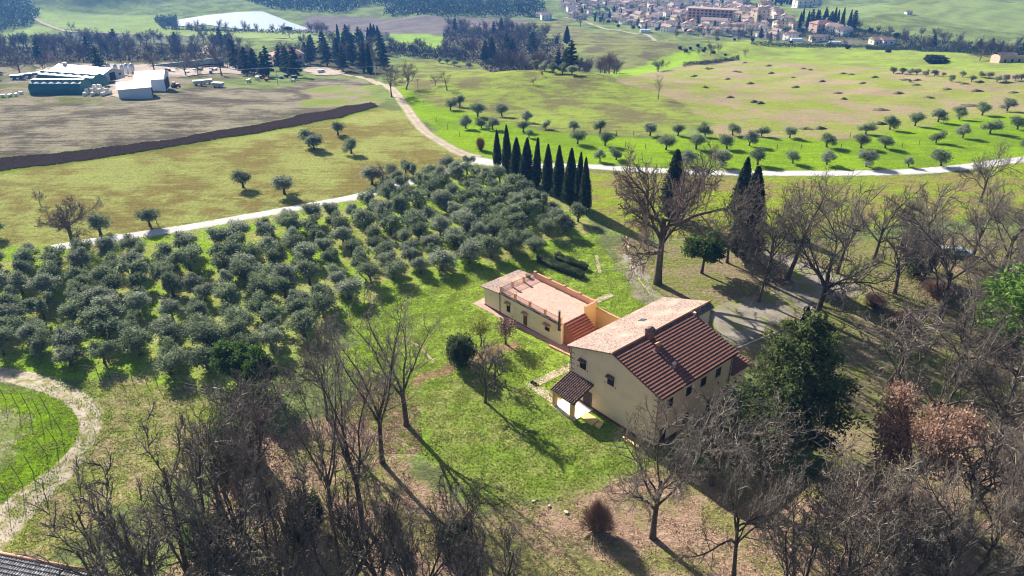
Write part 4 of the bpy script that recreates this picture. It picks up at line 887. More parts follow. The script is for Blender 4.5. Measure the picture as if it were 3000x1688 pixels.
ONES = ['zeroth', 'first', 'second', 'third', 'fourth', 'fifth', 'sixth', 'seventh', 'eighth', 'ninth', 'tenth', 'eleventh', 'twelfth', 'thirteenth', 'fourteenth', 'fifteenth', 'sixteenth', 'seventeenth', 'eighteenth', 'nineteenth']
def ordw(n):
    if n < 20: return ONES[n]
    T = ['', '', 'twent', 'thirt', 'fort', 'fift', 'sixt', 'sevent', 'eight', 'ninet']
    if n < 100: return T[n // 10] + 'ieth' if n % 10 == 0 else T[n // 10] + 'y-' + ONES[n % 10]
    return 'hundred and ' + ordw(n - 100) if n > 100 else 'hundredth'
USED = set()
def put(key, q, label, group=None, h=None, w=None, rot=None, name=None, zoff=0):
    """place a tree of prototype key at world point q, sized to height h (and width w)"""
    t, ph, pw = PR[key]; sz = (h / ph) if h else 1; sxy = (w / pw) if w else sz
    r = rot if rot is not None else random.random() * 6.283
    if key not in USED:
        USED.add(key); o = t; o.location = (q[0], q[1], q[2] + zoff); o.rotation_euler = (0, 0, r); o.scale = (sxy, sxy, sz); o['label'] = label
        if group: o['group'] = group
    else:
        o = clone(t, (q[0], q[1], q[2] + zoff), r, (sxy, sxy, sz), label)
        if group: o['group'] = group
        elif 'group' in o: del o['group']
    if name: o.name = name
    return o
def putpx(key, px, py, top, wpx, label, group=None, **kw):
    q = P(px, py); h = height_at(q[0], q[1], q[2], top) if top is not None else None
    return put(key, q, label, group, h=h, w=pxw(wpx, q) if wpx else None, **kw)

# ------------------------------------------------------------------ named trees near the villa
# key, base px, base py, top py, width px, label
NEAR = [
 ('fork0', 1190, 1245, 850, 290, 'tall bare tree with forked trunk casting a long shadow on the lawn'),
 ('fork1', 1120, 1355, 870, 260, 'tall straight bare tree just left of the forked tree on the lawn'),
 ('fork0', 1062, 1535, 940, 300, 'tall bare tree rising from the thicket edge left of the lawn'),
 ('fork1', 975, 1545, 990, 230, 'slim bare tree leaning among the thicket left of the lawn trees'),
 ('redoak', 1926, 832, 432, 385, 'large russet bare oak above the hedge beside the gravel yard'),
 ('oak0', 2245, 832, 500, 300, 'bare oak by the driveway bend behind the ivy covered trunk'),
 ('oak1', 2388, 935, 560, 400, 'spreading bare oak with thick low fork on the grass beside the driveway'),
 ('fine0', 2452, 800, 530, 230, 'thin bare tree behind the spreading oak near the driveway entrance'),
 ('tall1', 2303, 830, 470, 190, 'upright bare tree left of the driveway entrance'),
 ('oak2', 2222, 884, 640, 210, 'bare tree with ivy clad trunk at the edge of the gravel drive'),
 ('oak2', 2873, 592, 415, 210, 'bare oak overlapping the asphalt road at far right'),
 ('oak0', 2750, 950, 600, 400, 'wide bare oak in the right hand thicket behind the green pine'),
 ('oak1', 2920, 900, 560, 330, 'bare oak at the right edge above the green pine'),
 ('fine1', 2620, 860, 620, 220, 'small bare tree at the left end of the right hand thicket'),
 ('oak2', 2840, 780, 520, 260, 'bare oak at the right behind the parked cars'),
 ('oak1', 2985, 720, 500, 260, 'bare oak at the far right edge below the road'),
 ('oak0', 2700, 1330, 960, 420, 'pale barked bare oak right of the dark conifer'),
 ('oak2', 2905, 1380, 960, 420, 'tangled bare oak at right edge below the pine'),
 ('oak1', 2960, 1180, 860, 300, 'bare oak close under the green pine at the right edge'),
 ('oak1', 1912, 1576, 1130, 430, 'bare oak in front of the villa gable with trunk in the leaf litter'),
 ('fine0', 2085, 1420, 1180, 330, 'grey twiggy bare tree against the south corner of the villa'),
 ('fine1', 2250, 1480, 1210, 300, 'grey twiggy bare tree below the dark conifer'),
 ('oak2', 2150, 1690, 1290, 330, 'crooked bare tree in the leaf litter right of the brown bush'),
 ('vase0', 2330, 1800, 1450, 360, 'many stemmed pale bare tree at the bottom edge right of centre'),
 ('vase1', 2520, 1760, 1400, 380, 'many stemmed bare tree at the bottom right'),
 ('oak0', 2740, 1800, 1340, 440, 'dark bare oak at the bottom right corner region'),
 ('oak2', 2960, 1770, 1330, 420, 'bare oak in the bottom right corner'),
 ('fine1', 2830, 1560, 1220, 330, 'bare tree right of the brown leaved oak'),
 ('oak1', 2790, 1120, 780, 330, 'bare oak left of the green pine with branches over the undergrowth'),
 ('fine1', 2600, 1130, 850, 260, 'thin bare tree in the clearing right of the dark conifer'),
 ('oak0', 2560, 760, 540, 230, 'bare tree between driveway entrance and the parked cars'),
 ('fine0', 2700, 740, 520, 210, 'twiggy bare tree just left of the white car'),
 ('oak0', 2930, 800, 540, 260, 'bare oak above the pine at the right edge, behind the pale blue car'),
 ('fine0', 2480, 1700, 1360, 300, 'bare tree at the bottom between two many stemmed trees'),
 ('oak1', 2640, 1700, 1330, 340, 'grey bare oak below the brown leaved oak at bottom right'),
 ('oak2', 2860, 1690, 1290, 340, 'bare oak at bottom right between corner oak and brown leaves'),
 ('fine1', 2990, 1480, 1120, 260, 'bare tree cut by the right edge below the pine'),
 ('oak1', 2130, 770, 560, 200, 'bare tree entangled with the ivy covered column'),
 ('vase0', 570, 1800, 1330, 640, 'huge fan shaped bare tree at the bottom left'),
 ('vase1', 400, 1830, 1420, 420, 'broad bare tree spreading over the tiled roof at bottom left'),
 ('vase2', 830, 1790, 1330, 420, 'fan shaped bare tree at the bottom left of centre'),
 ('vase0', 1010, 1760, 1380, 340, 'dark bare tree at the bottom edge below the lawn trees'),
 ('vase2', 700, 1560, 1190, 300, 'bare tree in the middle of the left thicket'),
 ('fine0', 640, 1480, 1200, 240, 'twiggy bare tree at the left side of the thicket near the notice board'),
 ('fine1', 790, 1450, 1120, 260, 'dense twiggy tree in the top of the left thicket'),
 ('fine1', 760, 1340, 1070, 230, 'twiggy bare tree behind the glossy evergreen beside the grove'),
 ('fine0', 960, 1230, 920, 190, 'bare tree on the grove edge left of the tall lawn trees'),
 ('vase2', 1230, 1790, 1430, 300, 'pale branched bare tree at the bottom centre left'),
 ('vase0', 1420, 1840, 1480, 380, 'pale branched bare tree at the bottom centre'),
 ('vase1', 1110, 1700, 1400, 260, 'bare sapling cluster between the bottom centre trees'),
 ('fruit', 1421, 1180, 1010, 120, 'small leaning fruit tree with long shadow in the middle of the lawn'),
 ('fruit', 1450, 1110, 1010, 70, 'small purplish bare tree between the fruit tree and the dark bush'),
 ('fine0', 460, 655, 608, 50, 'small gnarled bare tree beside the road left of the grove'),
 ('redoak', 214, 712, 596, 185, 'dark spreading bare oak beside the road at left'),
 ('fruit', 118, 600, 555, 34, 'lone small bare tree in the left meadow'),
 ('fine1', 1120, 545, 475, 70, 'small bare tree at the top corner of the olive grove'),
 ('fine0', 1148, 285, 185, 105, 'reddish bare tree beside the junction of the gravel road'),
 ('fine1', 1190, 262, 175, 90, 'bare tree with overhead wires right of the gravel road'),
 ('fine0', 1275, 252, 215, 40, 'slim bare tree left of a pair on the slope by the gravel road'),
 ('tall1', 1310, 265, 208, 45, 'bare tree with ivy foot on the slope by the gravel road'),
 ('redoak', 1518, 206, 148, 66, 'dark bare tree on the crest of the central hill'),
 ('fruit', 1589, 224, 205, 22, 'small bare tree just below the crest of the central hill'),
 ('fruit', 1562, 247, 226, 24, 'lone tiny bare tree midway down the central hill'),
 ('redoak', 1928, 210, 175, 52, 'rounded bare tree alone beside the bright strip of the far field'),
 ('tall0', 1928, 290, 222, 38, 'forked dead looking tree left of the mound field'),
 ('oak0', 1700, 78, 38, 60, 'large bare tree in front of the town football ground'),
]
for k, px, py, top, w, lab in NEAR: putpx(k, px, py, top, w, lab)
putpx('conifer', 2300, 1325, 930, 325, 'big dark green conifer hiding the right corner of the villa')
putpx('pine', 2990, 1110, 770, 330, 'bright green pine at the right edge')
putpx('cyp0', 2350, 990, 900, 40, 'small cypress peeking out above the big dark conifer')
o = putpx('darkbush', 1350, 1066, 985, 92, 'dark rounded evergreen bush on the lawn below the outbuilding')
putpx('yellowtree', 1408, 1015, 925, 60, 'small yellow green tree left of the round twiggy tree by the outbuilding')
putpx('roundtree', 1482, 1008, 935, 75, 'small round twiggy tree in front of the outbuilding wall')
putpx('evergreen', 2055, 800, 680, 120, 'leafy evergreen tree beside the russet oak near the gravel yard')
putpx('evergreen', 700, 1130, 1010, 130, 'glossy evergreen tree at the lower edge of the olive grove')
putpx('evergreen', 770, 1160, 1030, 100, 'dark shiny leaved tree right of the glossy evergreen by the grove')
putpx('leafoak', 2640, 1480, 1175, 290, 'oak still holding brown dead leaves right of the dark conifer')
putpx('leafoak', 2520, 1560, 1420, 170, 'low tree with pinkish brown dead leaves below the brown oak')
putpx('brush', 1748, 1555, 1468, 105, 'round reddish brown bush in the leaf litter below the villa')
putpx('orangebush', 1408, 440, 402, 42, 'small orange bush beside the gravel road by the cypress row')
putpx('bush', 690, 1340, 1230, 120, 'ivy covered evergreen shrub inside the left thicket')
putpx('bush', 620, 1620, 1520, 140, 'low ivy bush under the huge fan shaped tree')
putpx('darkbush', 900, 1560, 1470, 120, 'dark ivy mound at the foot of the left thicket')
putpx('darkbush', 1330, 1590, 1540, 110, 'low dark bush beneath the bottom centre trees')
putpx('cyp1', 2180, 760, 490, 95, 'dark ivy covered column of a tree left of the driveway oak')
putpx('cyp2', 1965, 640, 440, 70, 'dark evergreen with ragged top behind the russet oak')
putpx('cyp0', 2165, 640, 462, 60, 'dark pointed evergreen above the ivy covered column')
putpx('darkbush', 2680, 810, 670, 90, 'ivy covered tree stump standing dark in the right hand thicket')
for i, (px, py, w, h) in enumerate([(2560, 900, 90, 860), (2640, 960, 100, 910), (2740, 870, 110, 820), (2860, 940, 120, 880), (2960, 1000, 110, 940), (2290, 830, 60, 790)]):
    putpx('brush', px, py, h, w, 'low brown bramble bush under the right hand thicket, %s from the left' % ordw([2, 3, 4, 5, 6, 1][i]), 'brambles under the right hand trees')

# cypress row
CY = [(1458, 492, 380), (1486, 507, 367), (1512, 522, 404), (1540, 536, 405), (1571, 548, 404), (1604, 562, 422), (1637, 578, 427), (1668, 597, 435), (1690, 611, 447), (1714, 626, 462)]
for i, (x, y, tp) in enumerate(CY):
    q = P(x, y); put('cyp%d' % (i % 3), q, ('%s cypress from the left in the dark row beside the grove' % ordw(i + 1)) if 0 < i < 9 else ('tall cypress at the left end of the dark row by the road junction' if i == 0 else 'rightmost cypress of the dark row at the corner of the grove'), 'row of cypresses beside the olive grove', h=height_at(q[0], q[1], q[2], tp), w=2.3 + .4 * ((i * 5) % 4)).rotation_euler[0] = R([1.5, -1, .5, 2, -1.5][i % 5])

# ------------------------------------------------------------------ olive trees
MEAD = [(1320, 322, 289), (1346, 312, 280), (1400, 342, 300), (1410, 375, 345), (1365, 377, 338), (1443, 380, 345), (1470, 341, 304), (1543, 358, 325), (1532, 386, 355), (1550, 404, 380), (1598, 378, 352),
 (1681, 385, 353), (1692, 421, 380), (1757, 388, 353), (1773, 427, 386), (1757, 473, 438), (1805, 468, 432), (1904, 398, 358), (1985, 398, 365), (1951, 439, 392),
 (2065, 400, 362), (2147, 396, 363), (2231, 400, 368), (2313, 404, 370), (2039, 437, 393), (2129, 436, 394), (2196, 428, 384), (2010, 486, 440), (2113, 490, 440), (2219, 482, 436), (2322, 478, 440), (2422, 431, 392), (2422, 482, 441), (2536, 393, 355), (2522, 434, 393), (2592, 434, 396), (2538, 488, 440), (2608, 380, 341), (2680, 369, 330), (2748, 358, 318), (2810, 350, 313), (2877, 338, 300), (2950, 326, 288), (2742, 419, 382), (2820, 404, 363), (2900, 391, 348), (2980, 379, 340), (2756, 486, 439), (2660, 489, 460), (3010, 440, 405)]
MEAD.sort(key=lambda a: a[0])
for i, (x, y, tp) in enumerate(MEAD):
    q = P(x, y); h = height_at(q[0], q[1], q[2], tp)
    row = 'by the road' if y > 465 else ('in the middle of the bright meadow' if y > 412 else 'on the upper side of the bright meadow')
    n = sum(1 for a in MEAD[:i + 1] if (a[1] > 465, a[1] > 412) == (y > 465, y > 412))
    put('olive%d' % (i % 6), q, 'olive tree %s, %s from the left' % (row, ordw(n)), 'olive trees in the bright green meadow', h=h, w=h * (1.05 + .2 * random.random()))
for i, (x, y, tp, lab) in enumerate([(990, 396, 356, 'olive tree in the left meadow nearest the ploughed strip and road'), (905, 428, 380, 'rear olive of the overlapping pair in the left meadow'), (920, 439, 393, 'front olive of the overlapping pair in the left meadow'), (1029, 450, 408, 'small olive tree in the left meadow nearest the curving road'), (713, 549, 500, 'olive tree with round shadow in the left meadow, left of two'), (833, 568, 512, 'olive tree in the left meadow right of its lone neighbour'), (296, 690, 628, 'olive tree beside the dark spreading oak by the road'), (440, 662, 612, 'olive tree across the road from the grove'), (1090, 540, 485, 'olive tree at the meadow side of the grove corner'), (-10, 690, 640, 'olive tree cut by the left edge beside the meadow')]):
    q = P(x, y); h = height_at(q[0], q[1], q[2], tp); put('olive%d' % ((i * 2 + 1) % 6), q, lab, h=h, w=h * 1.15)
FAR_O = [(1590, 550), (1655, 555), (1720, 560), (1765, 560), (1835, 570), (1900, 570), (1970, 570), (2030, 612), (2110, 580), (2180, 612), (2250, 580), (2310, 585), (2370, 615), (2440, 610), (2510, 605), (2555, 600), (1712, 618)]
for i, (a, b) in enumerate(FAR_O):
    q = P(2000 + a * .3882, b * .3882 + 2); h = height_at(q[0], q[1], q[2], b * .3882 - (17 if i not in (16, 6) else 9))
    put('olive%d' % (i % 6), q, 'small distant olive in the row above the mound field, %s from the left' % ordw([1, 2, 4, 5, 6, 7, 8, 9, 10, 11, 12, 13, 14, 15, 16, 17, 3][i]), 'far row of olives above the mounds', h=h, w=h * 1.2)
for i, (x, y) in enumerate([(1222, 160), (1245, 170), (1288, 183), (1310, 186), (1331, 190), (1374, 198), (1545, 200), (1572, 203), (1595, 206), (1620, 212), (1648, 214), (1675, 218)]):
    q = P(x, y + 2); put('olive%d' % (i % 6), q, 'dark olive along the crest of the central hill, %s from the left' % ordw(i + 1), 'olives along the hill crest', h=4.2, w=5)
# the grove: planted in rows on the world's own grid
GP = [(-60, 765), (140, 765), (270, 758), (400, 742), (560, 722), (820, 670), (1060, 622), (1085, 560), (1150, 515), (1260, 490), (1360, 480), (1430, 500), (1500, 545), (1570, 590), (1640, 625), (1715, 650), (1725, 690), (1590, 735), (1430, 765), (1330, 800), (1200, 830), (1080, 850), (1010, 900), (940, 940), (900, 985), (820, 1030), (680, 1075), (470, 1100), (250, 1080), (0, 1062), (-80, 1050)]
GW = [P(*p)[:2] for p in GP]
cand = []
ga = R(24); gc, gs = math.cos(ga), math.sin(ga); sp = 4.85
for i in range(-30, 40):
    for j in range(-30, 60):
        u, v_ = i * sp, j * sp * .92; x = -20 + gc * u - gs * v_ ; y = 120 + gs * u + gc * v_
        x += random.uniform(-.9, .9); y += random.uniform(-.9, .9)
        if inside(np.array([x]), np.array([y]), GW)[0]: cand.append((j, i, x, y))
rows = sorted(set(c[0] for c in cand)); GROUP = 'olive trees of the dense grove'
kk = 0
for rj, j in enumerate(rows):
    rr = sorted([c for c in cand if c[0] == j], key=lambda c: c[2])
    for n, (_, i, x, y) in enumerate(rr):
        if random.random() < .03: continue
        h = random.uniform(3.1, 4.9); q = (x, y, float(H(x, y)))
        key = 'olivethin%d' % random.randint(0, 1) if random.random() < .12 else 'olive%d' % random.randint(0, 8)
        put(key, q, 'grey green olive in the grove, %s row from the wire fence, %s from the left' % (ordw(rj + 1), ordw(n + 1)), GROUP, h=h, w=h * random.uniform(.85, 1.3)); kk += 1

# ------------------------------------------------------------------ hedges, roof at the lower left, fences, small things
def hedge(label, a, b, w, h, mat=M['hedge_leaf']):
    rs = np.random.RandomState(int(a[0])); A = np.array(P(*a)); B = np.array(P(*b)); L = np.linalg.norm((B - A)[:2]); ang = math.atan2(B[1] - A[1], B[0] - A[0])
    n = int(L * 420); C = rs.rand(n, 3) * [L, w, h]; f = rs.randint(0, 5, n)
    C[f == 0, 1] = 0; C[f == 1, 1] = w; C[f >= 2, 2] = h; C[:, 2] += .12 * np.sin(C[:, 0] * 2.2) * (C[:, 2] > .5 * h); C += rs.randn(n, 3) * .07
    V, Fq = sprays(C, rs, .10, .5)
    t = thing('hedge', label, 'hedge', A, ang, 'two trimmed hedges beside the outbuilding')
    bx = MB().box(.1, L - .1, .12, w - .12, -.1, h - .14); b0 = len(V)
    mesh_np('foliage', np.concatenate([V, np.array(bx.v)]), np.concatenate([Fq, b0 + np.array(bx.f)]), mat, t)
    s = MB()
    for k in range(int(L / .9)): s.tube([(.4 + k * .9, w / 2, -.1), (.4 + k * .9, w / 2, .6)], .04, 5)
    s.build('stem', M['bark'], t)
hedge('nearer and longer of the two trimmed dark green hedges on the lawn', (1570, 768), (1700, 820), 1.5, 1.25)
hedge('farther trimmed dark green hedge on the lawn, behind the longer one', (1622, 760), (1712, 795), 1.2, 1.2)

def neighbour():
    z = 5.2; A = np.array(P(-150, 1592, z)); B = np.array(P(345, 1690, z)); ang = math.atan2(B[1] - A[1], B[0] - A[0]); L = np.linalg.norm(B - A)
    t = thing('neighbour_house', 'house roof of dark grey tiles with pale pink ridge cut by the bottom left corner', 'house', (A[0], A[1], 0), ang - R(90))
    # local Y runs along the ridge, local X away from it towards the camera
    rf = tile_roof('roof', M['tile_grey'], t, 0, z, 9, z - 2.7, 0, L, amp=.07, saw=.1, course=.42, pitch=.3)
    MB().tube([(0, -.1, z + .05), (0, L + .1, z + .05)], .17, 8).build('ridge', M['cap'], rf, True)
    MB().ext([(.15, 0), (8.6, 0), (8.6, z - 2.8), (.15, z - .25)], .4, L - .4).build('wall', M['wall'], t)
    return t
M['tile_grey'] = simple('tile_grey', (.22, .20, .20), (.12, .11, .11), 2.5, .7, c=(.5, .48, .46), cscale=3)
neighbour()

def wire_fence(label, pts, h, lean=(0, 0), rad=.05, name='wire_fence', wires=(0.35, .65, .95), group=None):
    t = thing(name, label, 'fence', P(*pts[0]), 0, group); o = np.array(P(*pts[0])); tops = []
    for k, p in enumerate(pts):
        b = np.array(P(*p)) - o; l = np.array([lean[0] * h * (.6 + .7 * random.random()), lean[1] * h, h * random.uniform(.88, 1.08)])
        MB().tube([b - [0, 0, .2], b + l], [rad, rad * .85], 6).build('post', M['post'], t); tops.append((b, b + l))
    w = MB()
    for f in wires:
        for (b0, t0), (b1, t1) in zip(tops[:-1], tops[1:]): a = b0 + (t0 - b0) * f; c = b1 + (t1 - b1) * f; w.tube([a, (a + c) / 2 - [0, 0, .05], c], .008, 3, False)
    w.build('wire', M['dark_metal'], t)
wire_fence('wire fence on thin posts along the lower edge of the olive grove', [(120, 1066), (155, 1074), (186, 1082), (223, 1094), (254, 1098), (289, 1105), (324, 1113), (355, 1119), (390, 1122), (430, 1126), (462, 1132), (500, 1139), (540, 1146), (580, 1158), (610, 1172)], 1.7)
wire_fence('row of tall leaning posts with wire on the green bank inside the track bend', [(-20, 1168), (17, 1172), (57, 1202), (88, 1205), (119, 1218), (145, 1214), (180, 1264), (167, 1298), (140, 1336), (98, 1384), (66, 1419), (21, 1450)], 2.9, lean=(-.22, .02), rad=.045, wires=(.5, .98))
POSTS = [(1242, 306), (1278, 358), (1312, 380), (1347, 402), (1806, 398), (1833, 430), (1891, 436), (1856, 397), (2276, 438), (2346, 438), (2463, 437), (2490, 403), (2642, 433), (2692, 426)]
pp = None
for i, (x, y) in enumerate(POSTS):
    q = P(x, y)
    if pp is None:
        pp = thing('fence_post', '', 'fence post'); MB().tube([(0, 0, -.2), (.04, 0, 1.6)], [.09, .08], 6).build('post', M['post'], pp); o = pp; o.location = q
    else: o = clone(pp, q, i * .7)
    o['label'] = ('thin wooden post beside the gravel road, %s from the left' % ordw(i + 1)) if i < 4 else 'thin wooden post in the bright olive meadow, %s from the left' % ordw(i - 3); o['group'] = 'single fence posts'
q = P(648, 1196)
t = thing('notice_board', 'blank grey notice board on two dark posts beside the left thicket', 'sign', q, R(-18))
for x in (-.55, .55): MB().tube([(x, 0, -.2), (x, 0, 3.4)], .05, 6).build('post', M['dark_metal'], t)
MB().box(-.5, .5, -.03, .03, 1.7, 3.35).build('panel', M['concrete'], t)
MB().box(-.56, .56, -.05, .05, 3.35, 3.43).box(-.56, .56, -.05, .05, 1.62, 1.7).build('frame', M['dark_metal'], t)
def pole(px, py, top, label, r=.12, arm=True, mat=None):
    q = P(px, py); h = height_at(*q, top); t = thing('utility_pole', label, 'pole', q, R(20))
    MB().tube([(0, 0, -.3), (0, 0, h)], [r, r * .75], 8).build('post', mat or M['post'], t)
    if arm: MB().box(-.8, .8, -.05, .05, h - .35, h - .22).build('crossarm', M['dark_metal'], t)
    return np.array(q) + [0, 0, h - .3]
p1 = pole(668, 1082, 1022, 'wooden pole rising beside the glossy evergreen at the grove edge', arm=False)
p2 = pole(1369, 562, 505, 'left wooden pole standing in the back of the olive grove', arm=False)
p3 = pole(1416, 566, 512, 'right wooden pole standing in the back of the olive grove', arm=False)
p4 = pole(815, 251, 196, 'pale pole with wires at the far side of the stubble field', r=.16, mat=M['concrete'])
p5 = pole(1102, 240, 192, 'pale pole with wires beside the reddish tree at the gravel road', r=.16, mat=M['concrete'])
p6 = pole(1225, 268, 232, 'pole with sagging wires right of the reddish tree', r=.14, mat=M['concrete'])
p7 = pole(-60, 215, 170, 'pole with wires at the far left edge', r=.14, mat=M['concrete'])
for i, (a, b, lab) in enumerate(((p4, p5, 'pale overhead wires between the far field pole and the gravel road pole'), (p5, p6, 'pale overhead wires dropping right of the reddish tree'), (p7, p4, 'pale overhead wires above the farmyard sheds'), (p1, p2, 'thin overhead wire crossing above the olive grove'))):
    m = MB(); s_ = np.linspace(0, 1, 9); L = np.linalg.norm(b - a)
    for off in ((0, 0, 0), (.5, .3, 0)): m.tube([a + (b - a) * k - np.array([0, 0, L * .02 * 4 * k * (1 - k)]) + np.array(off) for k in s_], .022 if i < 3 else .02, 3, False)
    o = m.build('overhead_wire', M['barn_wall'] if i < 3 else M['dark_metal']); tag(o, lab, 'wire')
for i, (x, y, s_, lab) in enumerate([(1393, 766, .5, 'round white cover on the lawn near the grove edge'), (1292, 871, .4, 'small white block on the lawn left of the outbuilding'), (1568, 1195, .4, 'small white block on the lawn left of the porch'), (1562, 1470, .55, 'pale flat block on the lawn above the brown bush'), (1609, 1484, .5, 'white block beside the brown bush'), (1658, 1502, .5, 'pale stone lying left of the brown bush'), (1140, 1003, .4, 'tiny white block on the lawn beyond the tall bare trees')]):
    s_ *= .62
    n = 10; pts = [(math.cos(6.283 * k / n) * s_ * (.8 + .3 * ((k * 7 + i) % 3) / 3), math.sin(6.283 * k / n) * s_ * .7) for k in range(n)] if i in (0, 5) else [(-s_ / 2, -s_ * .4), (s_ / 2, -s_ * .35), (s_ * .45, s_ * .4), (-s_ * .5, s_ * .35)]
    tag(MB().prism(pts, -.1, .18).build('garden_stone', M['concrete'], loc=P(x, y), rotz=i * 1.1), lab, 'stone')
q = P(385, 1588)
t = thing('white_sign', 'small tilted white panel on a stake under the fan shaped tree', 'sign', q, R(30))
MB().add([(-.5, -.25, .9), (.5, -.25, 1.0), (.45, .3, 1.25), (-.45, .3, 1.15), (-.5, -.25, .95), (.5, -.25, 1.05), (.45, .3, 1.3), (-.45, .3, 1.2)], [(0, 3, 2, 1), (4, 5, 6, 7), (0, 1, 5, 4), (1, 2, 6, 5), (2, 3, 7, 6), (3, 0, 4, 7)]).build('panel', M['white'], t)
MB().tube([(0, 0, -.1), (0, 0, 1.1)], .04, 5).build('stake', M['post'], t)

# soil mounds on the far meadow
MD = [(185, 515), (210, 520), (90, 575), (400, 540), (430, 545), (340, 597), (510, 632), (165, 662), (650, 498), (668, 553), (360, 735), (535, 770), (585, 780), (830, 585), (855, 660), (910, 517), (960, 527), (1052, 615), (1210, 555), (1275, 562), (1175, 705), (1215, 748), (1360, 628), (1450, 583), (1500, 830), (1625, 705), (1680, 602), (1770, 605), (1760, 642), (1855, 738), (2130, 633), (2245, 620), (2215, 688), (2495, 700), (2450, 622), (1995, 673), (470, 473), (930, 973), (1035, 972), (2180, 797), (1490, 937)]
def mound_mesh(seed):
    rs = np.random.RandomState(seed); n, k = 9, 20; V = []
    for i in range(n + 1):
        r = i / n
        for j in range(k):
            a = 6.283 * j / k; e = 1 + .22 * math.sin(a * 3 + seed) + .15 * math.sin(a * 5 + seed * 2)
            V.append((math.cos(a) * r * 2.2 * e, math.sin(a) * r * 1.2 * e, (1 - r * r) * .95 * (1 + .2 * rs.randn()) + (-.25 if i == n else 0)))
    idx = np.arange((n + 1) * k).reshape(n + 1, k); Fq = np.stack([idx[:-1], idx[1:], np.roll(idx, -1, 1)[1:], np.roll(idx, -1, 1)[:-1]], -1).reshape(-1, 4)
    return V, Fq
mp_ = [mesh_np('soil_mound', *mound_mesh(s), M['dirt']) for s in (1, 2, 3)]
MD.sort(); cnt = {}
for i, (a, b) in enumerate(MD):
    q = P(2000 + a * .3882, b * .3882 + 1); big = 1.6 if a in (1500, 1625, 2180, 930) else (1.15 if a > 1600 else .9)
    o = mp_[i] if i < 3 else mp_[i % 3].copy()
    if i >= 3: COL.objects.link(o)
    o.location = q; o.scale = (big * random.uniform(.8, 1.2), big, random.uniform(.5, .85)); o.rotation_euler = (0, 0, random.uniform(-.3, .3))
    band = 'upper' if b < 600 else ('middle' if b < 760 else 'lower'); cnt[band] = cnt.get(band, 0) + 1
    tag(o, 'dark soil mound in the %s part of the mound field, %s from the left' % (band, ordw(cnt[band])), 'mound', 'soil mounds on the dry meadow')

# ------------------------------------------------------------------ farm buildings
def frame3(c0, c1, c2):
    """near right corner, near left corner, far right corner -> origin, angle of local X (towards left corner), sizes"""
    a = np.array(P(*c0)); b = np.array(P(*c1)); c = np.array(P(*c2)); v = b - a; L = np.hypot(*v[:2]); ang = math.atan2(v[1], v[0]); w = abs((c - a)[:2] @ np.array([-math.sin(ang), math.cos(ang)]))
    return a, ang, L, w
def gable(t, L, W, he, hr, wall, roof, over=.4, thick=.14, zb=-.5, windows=(), ridge_y=None):
    ry = ridge_y or W / 2
    w = MB(); prof = [(0, zb), (W, zb), (W, he), (ry, hr - .1), (0, he)]
    n = len(prof); w.add([(0, -y, z) for y, z in prof] + [(L, -y, z) for y, z in prof], [tuple(range(n)), tuple(range(2 * n - 1, n - 1, -1))] + [((i + 1) % n, i, n + i, n + (i + 1) % n) for i in range(n)])
    w.build('wall', wall, t)
    r = MB()
    for (y0, z0, y1, z1) in ((ry, hr, -over, he - (hr - he) / ry * over), (ry, hr, W + over, he - (hr - he) / (W - ry) * over)):
        r.add([(-over, -y0, z0), (L + over, -y0, z0), (L + over, -y1, z1), (-over, -y1, z1), (-over, -y0, z0 - thick), (L + over, -y0, z0 - thick), (L + over, -y1, z1 - thick), (-over, -y1, z1 - thick)], [(0, 1, 2, 3), (7, 6, 5, 4), (0, 4, 5, 1), (1, 5, 6, 2), (2, 6, 7, 3), (3, 7, 4, 0)])
    return r.build('roof', roof, t)
# these frames look from behind: local X to the left corner, so "behind" is local -Y
a, ang, L, w = frame3((298, 244), (149, 244), (349, 235))
t = thing('long_barn', 'long grey livestock barn with pale ribbed roof behind the green tarpaulin sheds', 'barn', a, ang)
w = 15; rf = gable(t, L, w, 3.3, 5.6, M['barn_wall'], M['barn_roof'])
m = MB()
for k in range(int(L / .8)): m.add([(k * .8, -w / 2, 5.63), (k * .8 + .12, -w / 2, 5.63), (k * .8 + .12, .42, 3.2), (k * .8, .42, 3.2)], [(0, 1, 2, 3)])
m.build('roof_ribs', M['steel'], rf)
MB().box(L - 4.5, L - 2.8, -w / 2 - .7, -w / 2 + .7, 5.3, 6.5).build('vent', M['barn_roof'], t)
MB().box(1.5, L - 1, .05, .1, 1.2, 2.6).build('window', M['dark_in'], t)
MB().box(-.06, 0, -w * .62, -w * .38, 0, 3.6).build('door', M['dark_in'], t)
MB().box(-.06, 0, -w * .86, -w * .78, 1.4, 2.4).build('window', M['dark_in'], t)
